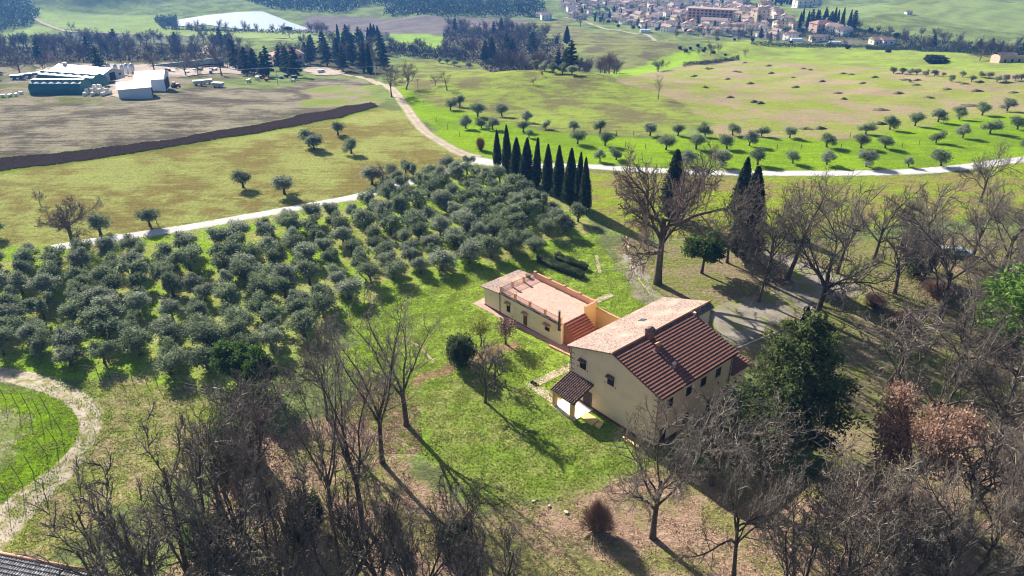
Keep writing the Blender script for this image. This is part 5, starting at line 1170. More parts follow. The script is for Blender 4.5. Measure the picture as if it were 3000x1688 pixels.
def tunnel(label, c0, c1, w, h):
    a, ang, L, _ = frame3(c0, c1, c1)
    t = thing('tarp_shed', label, 'shed', a, ang, 'green tarpaulin storage sheds')
    prof = [(0, 0), (-.1, h * .5), (w * .12, h * .82), (w * .36, h), (w * .5, h * 1.02), (w * .64, h), (w * .88, h * .82), (w + .1, h * .5), (w, 0)]
    ns = 14; V = []; 
    for i in range(ns + 1):
        x = L * i / ns; sag = -.12 if i % 2 else 0
        V += [(x, -y, z + (sag if z > h * .7 else 0)) for y, z in prof]
    k = len(prof); idx = np.arange((ns + 1) * k).reshape(ns + 1, k)
    Fq = np.stack([idx[:-1, :-1], idx[1:, :-1], idx[1:, 1:], idx[:-1, 1:]], -1).reshape(-1, 4).tolist()
    mesh_np('cover', V, [tuple(f) for f in Fq] + [tuple(range(ns * k, ns * k + k))[::-1], tuple(range(k))], M['green_tarp'], t)
    r = MB()
    for i in range(ns): r.tube([(L * i / ns, -w * .36, h + .03), (L * (i + 1) / ns, -w * .36, h + .03 + (.08 if i % 2 else 0))], .14, 5)
    r.build('top_rope', M['white'], t)
tunnel('nearer blue green tarpaulin shed with white rope along its top', (240, 279), (88, 277), 9, 5.6)
tunnel('farther blue green tarpaulin shed beside the long barn', (275, 262), (115, 262), 9, 5.6)
a, ang, L, w = frame3((448, 288), (350, 289), (484, 272))
t = thing('white_barn', 'white sheeted barn with bright white roof at the edge of the stubble field', 'barn', a, ang)
w = 11; gable(t, L, w, 4.6, 6.4, M['pale_sheet'], M['white_sheet']); MB().box(-.08, 0, -w * .88, -w * .12, 0, 4.0).build('door', M['dark_in'], t)
a, ang, L, w = frame3((485, 268), (400, 268), (512, 250))
t = thing('white_barn', 'taller rear white roofed barn joined behind the white sheeted barn', 'barn', a, ang)
w = 13; gable(t, L, w, 5.4, 7.8, M['pale_sheet'], M['white_sheet']); MB().box(-.08, 0, -w * .85, -w * .15, 0, 4.2).build('door', M['dark_in'], t)
# silos
s0 = None
for i, (x, y, tp) in enumerate([(322, 212, 183), (343, 216, 186), (362, 218, 188), (377, 222, 184), (392, 222, 184)]):
    q = P(x, y + 3); h = height_at(*q, tp)
    if s0 is None:
        s0 = thing('silo', '', 'silo'); 
        MB().tube([(0, 0, 1.2), (0, 0, 2.4), (0, 0, 7.6), (0, 0, 8.4)], [.3, 1.45, 1.45, .35], 14).build('tank', M['steel'], s0, True)
        for k in range(4): c, s_ = math.cos(k * 1.571 + .78), math.sin(k * 1.571 + .78); MB().tube([(c * 1.3, s_ * 1.3, -.3), (c * 1.3, s_ * 1.3, 2.6)], .1, 5).build('leg', M['steel'], s0)
        MB().tube([(0, 0, 8.4), (0, 0, 8.8)], [.35, .25], 8).build('lid', M['dark_metal'], s0); ps = h / 8.8; o = s0; o.location = q; o.scale = (h / 8.8,) * 3
    else: o = clone(s0, q, i * .4, h / 8.8)
    o['label'] = ['leftmost steel feed silo behind the long barn', 'second steel feed silo from the left behind the barns', 'middle steel feed silo behind the barns', 'second steel feed silo from the right behind the barns', 'rightmost steel feed silo behind the white barn'][i]; o['group'] = 'feed silos'
# wrapped bales in a heap
b0 = None; rs = np.random.RandomState(3)
BL = [(246 + k * 9.5 + rs.randn() * 1.5, 281 - (k % 3) * 3.2, 0) for k in range(9)] + [(256 + k * 10, 278 - (k % 2) * 3, 1) for k in range(7)] + [(282, 276, 2), (296, 275, 2)]
for i, (x, y, l) in enumerate(BL):
    q = P(x, y); q = (q[0], q[1], q[2] + l * 1.25)
    if b0 is None:
        b0 = MB().tube([(-.7, 0, .62), (-.62, 0, .62), (.62, 0, .62), (.7, 0, .62)], [.5, .66, .66, .5], 12).build('wrapped_bale', M['bale']); o = b0
    else: o = b0.copy(); COL.objects.link(o)
    o.location = q; o.rotation_euler = (0, 0, rs.rand() * 3); o.scale = (1.15,) * 3
    lay = ['bottom', 'middle', 'top'][l]; n = 1 + sum(1 for b in BL if b[2] == l and b[0] < x)
    tag(o, 'pale wrapped bale in the heap by the green shed, %s layer, %s from the left' % (lay, ordw(n)), 'bale', 'wrapped bales in a heap')
def trailer(px, py, rot, label, L=4.5, body=None):
    t = thing('farm_trailer', label, 'trailer', P(px, py), rot)
    MB().box(-L / 2, L / 2, -1.1, 1.1, .9, 2.1).build('box', body or M['barn_wall'], t)
    MB().box(-L / 2 - .1, L / 2 + .1, -1.2, 1.2, 2.1, 2.25).build('cover', M['white'], t)
    for x in (-L / 4, L / 4):
        for y in (-1.0, .85): MB().tube([(x, y, .45), (x, y + .2, .45)], .45, 12).build('wheel', M['rubber'], t)
    MB().tube([(L / 2, 0, .8), (L / 2 + 1.3, 0, .6)], .07, 5).build('drawbar', M['dark_metal'], t)
trailer(583, 250, .3, 'left white covered trailer on the grass right of the barns'); trailer(607, 247, .3, 'middle white covered trailer on the grass right of the barns')
trailer(640, 256, -.2, 'white flat trailer at the field edge under a small tree', 5)
for i, (x, y) in enumerate([(52, 232), (78, 228), (104, 225), (130, 222)]): trailer(x, y, .2 + i * .1, 'blue sided trailer parked at the left of the farmyard, %s from the left' % ordw(i + 1), 6, M['blue_paint'])
for i, (x, y) in enumerate([(10, 285), (30, 284), (48, 281), (62, 276)]):
    q = P(x, y); tag(MB().tube([(-.8, 0, .6), (.8, 0, .65)], [.6, .6], 10).build('wrapped_bale', M['white'], loc=q, rotz=i), 'loose white wrapped bale left of the green shed, %s from the left' % ordw(i + 1), 'bale', 'loose bales at the left')
# tractor
t = thing('tractor', 'dark red tractor parked at the right end of the white barn', 'tractor', P(514, 258), R(60))
MB().box(.2, 2.2, -.45, .45, .9, 1.7).build('bonnet', M['red_paint'], t); MB().box(-1.1, .2, -.75, .75, 1.2, 1.5).box(-1.0, .15, -.65, .65, 2.6, 2.75).build('cab', M['red_paint'], t)
MB().box(-.95, .1, -.6, .6, 1.5, 2.6).build('cab_glass', M['glass'], t)
for x, r_ in ((-.6, .85), (1.7, .5)):
    for y in (-1.05, .7): MB().tube([(x, y, r_), (x, y + .38, r_)], r_, 14).build('wheel', M['rubber'], t)
rs = np.random.RandomState(44)
KM = [M['red_paint'], M['blue_paint'], M['dark_metal'], M['white'], M['wood'], M['steel']]; KN = ['red', 'blue', 'black', 'white', 'brown', 'steel']
JX = sorted((rs.uniform(690, 870), rs.uniform(226, 243)) for _ in range(9)) + sorted((rs.uniform(455, 660), rs.uniform(206, 216)) for _ in range(10))
cj = {}
for i, (x, y) in enumerate(JX):
    k = rs.randint(6); w_ = rs.uniform(1.6, 3.2); yard = 'under the field edge conifers' if i < 9 else 'in front of the machine shed'; cj[(k, yard)] = cj.get((k, yard), 0) + 1
    t = thing('farm_machine', '%s farm machine parked %s, %s from the left' % (KN[k], yard, ordw(cj[(k, yard)])), 'machine', P(x, y), rs.rand() * 3, 'farm machines in the yard')
    MB().box(-w_ / 2, w_ / 2, -.7, .7, .6, 1.3 + rs.rand()).box(-w_ / 2 - .9, -w_ / 2, -.2, .2, .6, .8).build('body', KM[k], t)
    for sy in (-.95, .75): MB().tube([(0, sy, .45), (0, sy + .2, .45)], .45, 10).build('wheel', M['rubber'], t)
# long open shed with machines behind the field trees
a, ang, L, w = frame3((668, 200), (445, 199), (668, 190)); t = thing('open_shed', 'long dark open machine shed with pale roof edge among the farm trees', 'shed', a, ang)
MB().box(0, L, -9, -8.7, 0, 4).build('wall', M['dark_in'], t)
for k in range(9): MB().box(L * k / 8 - .15, L * k / 8 + .15, -.3, 0, 0, 4).build('post', M['dark_metal'], t)
MB().add([(-.5, .5, 3.9), (L + .5, .5, 3.9), (L + .5, -9.5, 4.9), (-.5, -9.5, 4.9), (-.5, .5, 4.1), (L + .5, .5, 4.1), (L + .5, -9.5, 5.1), (-.5, -9.5, 5.1)], [(0, 3, 2, 1), (4, 5, 6, 7), (0, 1, 5, 4), (1, 2, 6, 5), (2, 3, 7, 6), (3, 0, 4, 7)]).build('roof', M['shed_roof'], t)
MB().box(-.5, L + .5, -9.6, -9.2, 5.1, 5.3).build('ridge', M['white'], t)
# cars
def car(loc, rot, body, label, name='parked_car', van=False):
    t = thing(name, label, 'van' if van else 'car', loc, rot)
    prof = [(-2.1, .35), (2.1, .35), (2.15, .75), (1.1, .95), (.6, 1.42), (-1.2, 1.45), (-1.9, 1.0), (-2.15, .9)] if not van else [(-2.3, .4), (2.3, .4), (2.35, 1.0), (1.7, 1.2), (1.2, 2.0), (-2.3, 2.05)]
    m = MB().ext(prof, -.85, .85); m.build('body', body, t)
    MB().ext([(-1.75, .98), (.98, .98), (.55, 1.36), (-1.15, 1.38)] if not van else [(.2, 1.2), (1.6, 1.25), (1.15, 1.9), (.2, 1.9)], -.87, .87).build('window', M['glass'], t)
    for x in (-1.3, 1.3):
        for y in (-.9, .7): MB().tube([(x, y, .33), (x, y + .2, .33)], .33, 12).build('wheel', M['rubber'], t)
    for y in (-.65, .5): MB().box(2.08, 2.18, y, y + .2, .62, .74).build('headlight', M['white'], t)
car(P(2762, 742), R(10), M['car_white'], 'white car half hidden by bare branches at the right')
car(P(2812, 748), R(-5), M['car_blue'], 'pale blue car to the right of the white one behind bare branches')
car(P(943, 214), R(5), M['car_white'], 'white van parked in the yard by the farmhouse trees', 'parked_van', True)

# ------------------------------------------------------------------ houses
def house(w, d, h, wall, roof, hip=False, chim=True, storeys=2):
    t = thing('house', '', 'house')
    MB().box(-w / 2, w / 2, -d / 2, d / 2, -1.5, h).build('wall', wall, t)
    rh = d * .22; o = .5; r = MB()
    if hip: r.add([(-w / 2 - o, -d / 2 - o, h), (w / 2 + o, -d / 2 - o, h), (w / 2 + o, d / 2 + o, h), (-w / 2 - o, d / 2 + o, h), (-w / 2 + d * .45, 0, h + rh), (w / 2 - d * .45, 0, h + rh)], [(0, 1, 5, 4), (1, 2, 5), (2, 3, 4, 5), (3, 0, 4), (3, 2, 1, 0)])
    else: r.ext([(-d / 2 - o, h - .05), (d / 2 + o, h - .05), (d / 2 + o, h + .12), (0, h + rh + .15), (-d / 2 - o, h + .12)], -w / 2 - o, w / 2 + o); r.v = [(y, -x, z) for x, y, z in r.v]
    rf = r.build('roof', roof, t)
    if chim: MB().box(-.4 + w * .2, .4 + w * .2, -.4, .4, h + rh * .6, h + rh + 1.1).build('chimney', wall, rf)
    for s in range(storeys):
        z = 1.0 + s * 2.9
        if z + 1.4 > h: break
        for k in range(max(2, int(w / 4))):
            x = -w / 2 + (k + .5) * w / max(2, int(w / 4)); MB().box(x - .5, x + .5, -d / 2 - .05, -d / 2 + .02, z, z + 1.4).build('window', M['shutter'], t)
        MB().box(-w / 2 - .05, -w / 2 + .02, -.5, .5, z, z + 1.4).build('window', M['shutter'], t)
    return t
HP = []
WD = ['cream', 'white', 'tan', 'brick red', 'yellow', 'brown']; RD = ['red brown', 'pale red', 'dark', 'red']
specs = [(11, 9, 6, 0, 0, 0, 1), (13, 9, 6.2, 1, 1, 0, 1), (9, 8, 5.6, 2, 2, 1, 1), (15, 9, 6.5, 0, 1, 1, 1), (10, 7, 3.6, 4, 0, 0, 0), (12, 9, 8.4, 3, 1, 0, 1), (9, 7, 6, 1, 2, 0, 1), (16, 10, 6.2, 5, 3, 1, 1), (8, 6, 3.4, 1, 0, 0, 0), (12, 8, 6, 4, 3, 0, 1), (14, 9, 9, 2, 0, 1, 1)]
for s in specs: HP.append([house(s[0], s[1], s[2], M['hw%d' % s[3]], M['hr%d' % s[4]], bool(s[5]), bool(s[6]), 3 if s[2] > 8 else 2), s, False])
def put_house(i, q, rot, label, group=None, sc=1):
    hp, s, used = HP[i]
    if not used: HP[i][2] = True; o = hp; o.location = q; o.rotation_euler = (0, 0, rot); o.scale = (sc,) * 3; o['label'] = label
    else: o = clone(hp, q, rot, sc, label)
    if group: o['group'] = group
    elif 'group' in o: del o['group']
    return o
EXPL = [(843, 192, 7, .5, 'brown roofed farmhouse behind conifers right of the farmyard', None, 1.25), (1125, 118, 0, .3, 'stone farmhouse right of the four tall cypresses', None, .9), (1085, 112, 8, .3, 'small red roofed annexe left of the four tall cypresses', None, 1), (1062, 108, 6, -.2, 'pale house half hidden left of the cypress group', None, .9),
 (2570, 130, 4, .15, 'low white cottage with long roof behind a dark hedge', None, 1.3), (2595, 131, 8, .15, 'small white wing at the right of the hedged cottage', None, 1.3), (2390, 120, 4, .1, 'low pale red roofed cottage at the town edge right of the garages', None, 1.1), (2415, 116, 8, .6, 'small tan cottage beside the low pale cottage at the town edge', None, 1),
 (2405, 92, 7, .3, 'large red hipped roof villa between the town and the cypress wood', None, 1.3), (2440, 96, 3, -.3, 'white villa right of the large red hipped roof', None, 1.1), (2470, 104, 1, .5, 'white red roofed house at the right end of the town', None, 1), (2225, 60, 10, .4, 'tall yellow block of a house with red hipped roof in the upper town', None, 1.25),
 (2280, 82, 2, .2, 'tan house with dark roof among trees below the yellow block', None, 1.1), (2240, 30, 9, .3, 'long yellow villa below the cemetery cypresses', None, 1.4), (2350, 22, 3, .2, 'stone building beside the dark cypress avenue on the hill', None, 1.5), (2385, 17, 0, .1, 'long grey stone building right of the cypress avenue', None, 1.4),
 (2900, 178, 8, -.1, 'ruined stone barn at the far right edge', None, 0.01), (1680, 55, 2, .6, 'brown stone house at the left end of the town', None, 1.2), (1600, 58, 1, .2, 'white house beside the park left of the town', None, 1), (1580, 48, 8, -.3, 'small white house in the trees left of the town', None, 1), (2660, 42, 8, .2, 'tiny white hut on the brown hilltop right of the town', None, .8)]
HQ = []
for x, y, i, r_, lab, g, sc in EXPL:
    if sc < .1: continue
    q = P(x, y); put_house(i, q, r_, lab, g, sc); HQ.append((q[0], q[1]))
# ruined barn
a = P(2950, 182); t = thing('ruined_barn', 'ruined grey stone barn with broken roof at the far right edge', 'barn', a, R(8))
m = MB(); m.box(-9, 9, -4, -3.5, -1, 4.5).box(-9, 9, 3.5, 4, -1, 4.5).box(-9, -8.5, -3.5, 3.5, -1, 5).box(8.5, 9, -3.5, 3.5, -1, 3); m.build('wall', M['hw5'], t)
m = MB(); m.add([(-9.4, -4.4, 4.3), (2, -4.4, 4.3), (3, 0, 6.2), (-9.4, 0, 6.3), (-9.4, 4.4, 4.3), (6, 4.4, 4.2)], [(0, 1, 2, 3), (3, 2, 5, 4)]); m.build('roof', M['hr2'], t)
for x in (-5, 0, 5): MB().box(x - .7, x + .7, -4.06, -3.98, .8, 2.6).build('window', M['dark_in'], t)
# the red apartment block
a = P(2085, 62); t = thing('apartment_block', 'long brick red apartment block with several floors in the middle of the town', 'apartment block', a, R(-22))
MB().box(-27, 27, -6, 6, -2, 13).build('wall', M['hw3'], t); MB().box(-28, 28, -7, 7, 13, 13.6).build('roof', M['hr1'], t)
for k in range(12):
    for s in range(4): MB().box(-25 + k * 4.4, -22.6 + k * 4.4, -6.08, -5.95, 1.2 + s * 3.1, 2.9 + s * 3.1).build('window', M['shutter'], t)
a = P(2095, 78); t = thing('apartment_block', 'lower cream block with pink roof in front of the red apartment block', 'apartment block', a, R(-20))
MB().box(-15, 15, -5, 5, -2, 7).build('wall', M['hw0'], t); MB().ext([(-5.6, 7), (5.6, 7), (0, 9.2)], -15.5, 15.5); m = MB().ext([(-5.6, 7), (5.6, 7), (0, 9.2)], -15.5, 15.5); m.v = [(y, -x, z) for x, y, z in m.v]; m.build('roof', M['hr1'], t)
for k in range(7):
    for s in range(2): MB().box(-13.5 + k * 4, -12.2 + k * 4, -5.06, -4.95, 1.4 + s * 3, 2.9 + s * 3).build('window', M['shutter'], t)
HQ += [(P(2085, 62)[0] + k, P(2085, 62)[1]) for k in (-20, -8, 8, 20)] + [P(2095, 78)[:2]]
TOWN = [(1640, -4), (1640, 30), (1700, 52), (1760, 48), (1800, 62), (1880, 82), (1960, 98), (2080, 104), (2200, 112), (2330, 122), (2350, 92), (2300, 55), (2210, 30), (2180, -4)]
TW = [P(*p)[:2] for p in TOWN]; pitchp = [P(*p)[:2] for p in [(1735, 25), (1790, 25), (1800, 42), (1735, 40)]]
tw = np.array(TW); rs = np.random.RandomState(17); hs = []; tries = 0
while len(hs) < 262 and tries < 9000:
    tries += 1; x = rs.uniform(tw[:, 0].min(), tw[:, 0].max()); y = rs.uniform(tw[:, 1].min(), tw[:, 1].max())
    if not inside(np.array([x]), np.array([y]), TW)[0] or inside(np.array([x]), np.array([y]), pitchp)[0]: continue
    if any((x - a) ** 2 + (y - b) ** 2 < 12.3 ** 2 for a, b in HQ): continue
    HQ.append((x, y)); hs.append((x, y))
bands = {}
hs.sort(key=lambda c: c[0])
for x, y in hs:
    i = rs.choice([0, 1, 1, 3, 4, 4, 6, 6, 1, 8, 8, 9, 10, 2]); s = HP[i][1]; q = (x, y, float(H(x, y)))
    b = 'near' if y < 930 else ('middle' if y < 1050 else 'far'); key = (s[3], s[4], b); bands[key] = bands.get(key, 0) + 1
    rot = rs.choice([-.35, .3, 1.2, -1.0]) + rs.randn() * .1
    put_house(i, q, rot, '%s %s house, %s roof, %s part of town, %s from left' % ('low' if s[2] < 5 else 'tall' if s[2] > 8 else 'two storey', WD[s[3]], RD[s[4]], b, ordw(bands[key])), 'houses of the town', rs.uniform(.7, .95))
drape_poly('sports_field', [(1735, 25), (1790, 25), (1800, 42), (1735, 40)], ground_mat('pitch_grass', (.2, .34, .08), (.18, .3, .08), .1), 4, .3)
for (x, y, lab) in ((2445, 131, 'white plastic greenhouse tunnel at the edge of the town'), (2332, 122, 'small pale tunnel shed left of the town cottages'), (2215, 86, 'small blue white garage shed below the red roofed house'), (1890, 96, 'white camper like shed beside the lane below the town')):
    t = thing('garden_tunnel', lab, 'shed', P(x, y), R(-4)); m = MB().ext([(-2.5, 0), (2.5, 0), (2.4, 1.8), (1.2, 2.9), (-1.2, 2.9), (-2.4, 1.8)], -5, 5); m.v = [(b, -a, c) for a, b, c in m.v]; m.build('cover', M['white_sheet'], t)

# ------------------------------------------------------------------ woods, scrub and hedgerows in the distance
def sample(poly, n, dmin, seed, avoid=()):
    W = [P(*p)[:2] for p in poly]; w = np.array(W); rs = np.random.RandomState(seed); out = []; tr = 0
    while len(out) < n and tr < n * 60:
        tr += 1; x = rs.uniform(w[:, 0].min(), w[:, 0].max()); y = rs.uniform(w[:, 1].min(), w[:, 1].max())
        if not inside(np.array([x]), np.array([y]), W)[0]: continue
        if any((x - a) ** 2 + (y - b) ** 2 < dmin ** 2 for a, b in out) or any((x - a) ** 2 + (y - b) ** 2 < 64 for a, b in avoid): continue
        out.append((x, y))
    return sorted(out, key=lambda c: c[0] / (c[1] + 60))
def wood(poly, n, dmin, seed, kinds, hr, where, group, avoid=()):
    rs = np.random.RandomState(seed + 1); cn = {}
    DESC = {'far0': 'round crowned bare tree', 'far1': 'wide crowned bare tree', 'far2': 'upright bare tree', 'farred': 'russet bare tree', 'confar0': 'dark conifer', 'confar1': 'ragged dark conifer', 'cypfar': 'dark cypress', 'farbush': 'low dark bushy tree', 'umbrella': 'umbrella pine'}
    for x, y in sample(poly, n, dmin, seed, avoid):
        k = kinds[rs.randint(len(kinds))]; cn[k] = cn.get(k, 0) + 1; h = rs.uniform(*hr) * (1.15 if k.startswith(('con', 'cyp')) else .35 if k == 'farbush' else 1)
        put(k, (x, y, float(H(x, y))), '%s %s, %s from left' % (DESC[k], where, ordw(cn[k])), group, h=h)
B4 = ['far0', 'far1', 'far2', 'far0', 'far1', 'farred']
wood([(-200, 130), (0, 130), (300, 126), (560, 122), (700, 128), (720, 160), (640, 186), (330, 182), (0, 196), (-200, 205)], 95, 6, 1, B4 + B4 + ['far0', 'far1', 'far2', 'far0', 'confar0'], (10, 14.5), 'in the wood behind the barns', 'trees of the wood behind the barns')
wood([(900, 150), (960, 130), (1060, 125), (1120, 145), (1145, 190), (1140, 222), (1060, 222), (960, 205), (890, 195)], 30, 6, 2, ['confar0', 'confar1', 'cypfar', 'confar0', 'far0', 'farred', 'confar1'], (12, 16), 'in the dark clump by the gravel road', 'trees of the dark clump')
wood([(680, 190), (750, 200), (880, 215), (870, 240), (760, 240), (690, 215)], 16, 6, 3, ['confar0', 'confar1', 'confar0', 'far1'], (11, 15), 'at the field edge right of the farmyard', 'trees at the field edge')
wood([(790, 150), (900, 140), (900, 190), (800, 180)], 12, 6, 4, ['far0', 'far1', 'confar1', 'farbush'], (9, 12), 'around the farmhouse', 'trees around the farmhouse')
wood([(1300, 90), (1480, 80), (1550, 95), (1640, 130), (1665, 178), (1660, 200), (1580, 203), (1400, 186), (1290, 168), (1300, 120)], 62, 8, 5, B4 + ['confar0', 'far2'], (10, 15), 'in the gully wood beyond the central hill', 'trees of the gully wood')
wood([(1420, 150), (1500, 150), (1510, 192), (1420, 186)], 7, 6, 15, ['confar0', 'confar1'], (12, 14), 'in the dark centre of the gully wood', 'dark conifers in the gully')
wood([(1620, 160), (1672, 165), (1675, 210), (1620, 205)], 6, 6, 16, ['confar0', 'confar1'], (11, 13), 'at the right end of the gully wood', 'dark conifers at the end of the gully')
wood([(1695, 205), (1810, 208), (1815, 243), (1700, 228)], 14, 5, 6, ['far0', 'farred', 'far2'], (8, 11), 'in the small copse right of the central hill', 'trees of the small copse')
wood([(1140, 140), (1370, 150), (1365, 186), (1240, 170), (1140, 160)], 20, 7, 7, ['far0', 'farred', 'far2', 'farbush'], (8, 11), 'in the hollow left of the gully wood', 'trees in the hollow')
wood([(2330, 90), (2550, 84), (2700, 106), (3200, 150), (3200, 182), (2850, 160), (2640, 128), (2480, 112), (2350, 112)], 52, 9, 8, ['far0', 'far1', 'far2', 'confar0', 'farbush', 'far0'], (8, 12), 'in the band of trees right of the town', 'trees right of the town', HQ)
wood([(2330, 72), (2490, 74), (2500, 88), (2340, 86)], 16, 6, 9, ['cypfar', 'cypfar', 'confar0'], (13, 16), 'in the cypress wood beside the red hipped villa', 'cypresses beside the villa')
wood([(2255, 10), (2390, 2), (2390, 12), (2260, 20)], 22, 6, 10, ['cypfar'], (12, 15), 'in the avenue above the stone building', 'cypresses of the hill avenue')
wood([(470, 84), (640, 84), (850, 96), (1060, 104), (1050, 112), (860, 104), (640, 92), (470, 92)], 24, 7, 11, ['far2', 'far0', 'far2'], (9, 13), 'on the near shore of the pond', 'trees on the pond shore')
wood([(1640, 10), (2200, 10), (2330, 100), (2330, 125), (1960, 102), (1700, 56)], 150, 6, 12, ['farbush', 'confar0', 'cypfar', 'far0', 'far1', 'farbush'], (6, 10), 'among the houses of the town', 'trees among the town houses', HQ)
wood([(1960, 104), (2300, 116), (2500, 140), (2480, 146), (2200, 126), (1960, 116)], 20, 9, 13, ['far0', 'farred', 'farbush'], (5, 8), 'along the near edge of the town', 'trees along the town edge')
wood([(1960, 128), (2090, 140), (2150, 165), (2000, 160)], 12, 7, 14, ['farbush', 'far0', 'farred', 'farbush'], (4, 7), 'in the scrubby patch above the mound field', 'bushes above the mound field')
wood([(-150, 200), (30, 205), (50, 260), (-60, 300), (-150, 300)], 5, 8, 17, ['far0', 'confar0', 'far1'], (8, 10), 'at the left end of the farmyard', 'trees at the left of the farmyard')
for i, (x, y, tp) in enumerate([(1080, 122, 80), (1089, 122, 68), (1098, 123, 72), (1108, 124, 75)]):
    q = P(x, y); put('cypfar', q, 'tall cypress by the stone farmhouse, %s of four from the left' % ordw(i + 1), 'four cypresses by the farmhouse', h=height_at(*q, tp), w=5)
for key, x, y, tp, w_, lab in [('confar0', 1058, 120, 85, 16, 'pointed dark tree left of the four tall cypresses'), ('farbush', 1020, 125, 92, 40, 'round dark crowned tree left of the four cypresses'), ('confar0', 292, 212, 138, 42, 'single big dark conifer rising behind the long barn'), ('umbrella', 1530, 42, 8, 50, 'umbrella pine in the park left of the town'), ('umbrella', 848, 112, 78, 26, 'lone umbrella pine on the pond shore'), ('cypfar', 1660, 128, 76, 22, 'ragged dark conifer standing alone above the gully wood'), ('cypfar', 1630, 132, 108, 16, 'short dark conifer left of the lone ragged one'),
  ('oak0', 130, 222, 150, 90, 'dark bare tree leaning over the left of the farmyard'), ('oak1', 60, 222, 140, 100, 'bare tree at the far left behind the trailers'), ('oak2', 190, 205, 140, 100, 'bare tree behind the left end of the long barn'), ('oak0', 455, 215, 140, 100, 'bare tree between the silos and the machine shed'), ('oak1', 545, 222, 150, 90, 'bare tree in front of the machine shed, left one'), ('oak2', 580, 222, 150, 80, 'bare tree in front of the machine shed, middle one'), ('oak0', 650, 222, 120, 110, 'big dark bare tree at the right end of the machine shed'), ('oak2', 730, 190, 115, 110, 'large bare tree above the field edge conifers'), ('oak1', 2870, 178, 140, 60, 'rounded bare tree left of the ruined barn'), ('farbush', 2740, 184, 162, 70, 'round green shrub clump in the field left of the ruined barn'), ('farbush', 668, 118, 100, 26, 'single round bush beside the road below the pond'), ('oak2', 212, 92, 62, 34, 'bare tree at the bend of the far road'), ('farbush', 2602, 154, 146, 16, 'lone small bush in the green field below the hedged cottage'), ('oak0', 2082, 162, 122, 55, 'bare tree in the scrubby patch above the mound field'), ('oak2', 2183, 166, 138, 26, 'small russet bare tree above the mound field')]:
    putpx(key, x, y, tp, w_, lab)
def scrub(name, poly, n, size, hmax, mat, seed, up=True, zoff=0.):
    W = [P(*p)[:2] for p in poly]; w = np.array(W); rs = np.random.RandomState(seed); X = []; 
    while len(X) < n:
        k = n * 2; x = rs.uniform(w[:, 0].min(), w[:, 0].max(), k); y = rs.uniform(w[:, 1].min(), w[:, 1].max(), k); m = inside(x, y, W); X += list(zip(x[m], y[m]))
        if not m.any(): break
    X = np.array(X[:n]); c = .5 + .5 * fbm2(X[:, 0], X[:, 1], .6 / max(size * 8, 4), seed); X = X[rs.rand(len(X)) < c * 1.3]; c = .5 + .5 * fbm2(X[:, 0], X[:, 1], .6 / max(size * 8, 4), seed)
    z = H(X[:, 0], X[:, 1]) + rs.rand(len(X)) ** .7 * hmax * np.clip(c * 1.5, .2, 1.2) + zoff
    V, Fq = sprays(np.stack([X[:, 0], X[:, 1], z], 1), rs, size, .5, np.array([[0, 0, 1.]]) if up else None)
    o = mesh_np(name, V, Fq, mat); o['kind'] = 'stuff'; return o
tag(scrub('woodland', [(-300, -20), (55, -20), (120, 40), (100, 70), (0, 95), (-300, 110)], 14000, 1.5, 9, M['dark_leaf'], 1), 'dark wooded hillside in the far top left corner', 'woodland')
tag(scrub('woodland', [(690, -8), (1000, -8), (1560, -8), (1600, 30), (1560, 48), (1300, 50), (1120, 46), (1150, 20), (1080, 14), (1000, 40), (800, 28)], 26000, 1.5, 8, M['dark_leaf'], 2), 'far woods along the top of the view between pond and town', 'woodland')
tag(scrub('undergrowth', [(-200, 150), (700, 140), (720, 165), (640, 186), (330, 180), (0, 196), (-200, 205)], 9000, .8, 3.5, M['scrub'], 3), 'brown undergrowth beneath the wood behind the barns', 'undergrowth')
tag(scrub('undergrowth', [(1300, 95), (1550, 95), (1640, 135), (1665, 178), (1660, 202), (1580, 204), (1400, 188), (1290, 168)], 12000, .8, 4, M['scrub'], 4), 'brown undergrowth of the gully wood', 'undergrowth')
tag(scrub('undergrowth', [(1130, 140), (1370, 155), (1365, 186), (1240, 172), (1130, 160)], 5000, .7, 4, M['scrub'], 5), 'brown brambles in the hollow left of the gully', 'undergrowth')
tag(scrub('undergrowth', [(2330, 95), (2550, 90), (2700, 112), (3200, 155), (3200, 182), (2850, 162), (2640, 130), (2480, 114), (2350, 114)], 11000, .9, 3.5, M['dark_leaf'], 6), 'dark undergrowth in the band of trees right of the town', 'undergrowth')
tag(scrub('undergrowth', [(480, 78), (560, 82), (700, 90), (1050, 104), (1050, 110), (700, 98), (480, 90)], 4000, .8, 2.5, M['scrub'], 7), 'reeds and scrub along the near shore of the pond', 'reeds')
tag(scrub('undergrowth', [(450, 60), (520, 55), (520, 76), (470, 80)], 3000, .8, 6, M['dark_leaf'], 8), 'dark thicket at the left end of the pond', 'undergrowth')
tag(scrub('hedgerow', [(2535, 139), (2700, 138), (2705, 132), (2712, 141), (2700, 145), (2540, 146)], 5000, .5, 2.2, M['dark_leaf'], 9), 'long dark hedge in front of the low white cottage', 'hedge')
tag(scrub('hedgerow', [(2000, 190), (2080, 182), (2165, 170), (2165, 177), (2080, 190), (2000, 197)], 4000, .4, 1.8, M['scrub'], 10), 'low brown hedgerow between bright strip and mound field', 'hedge')
tag(scrub('hedgerow', [(2200, 128), (2420, 138), (2420, 133), (2560, 142), (2420, 143), (2200, 134)], 5000, .5, 2.4, M['dark_leaf'], 12), 'dark hedge line along the lower edge of the town gardens', 'hedge')
tag(scrub('undergrowth', [(640, 1170), (760, 1090), (900, 1120), (900, 1500), (780, 1560), (620, 1500), (600, 1300)], 9000, .12, 1.6, M['scrub'], 13), 'dense dry brambles filling the left thicket', 'undergrowth')
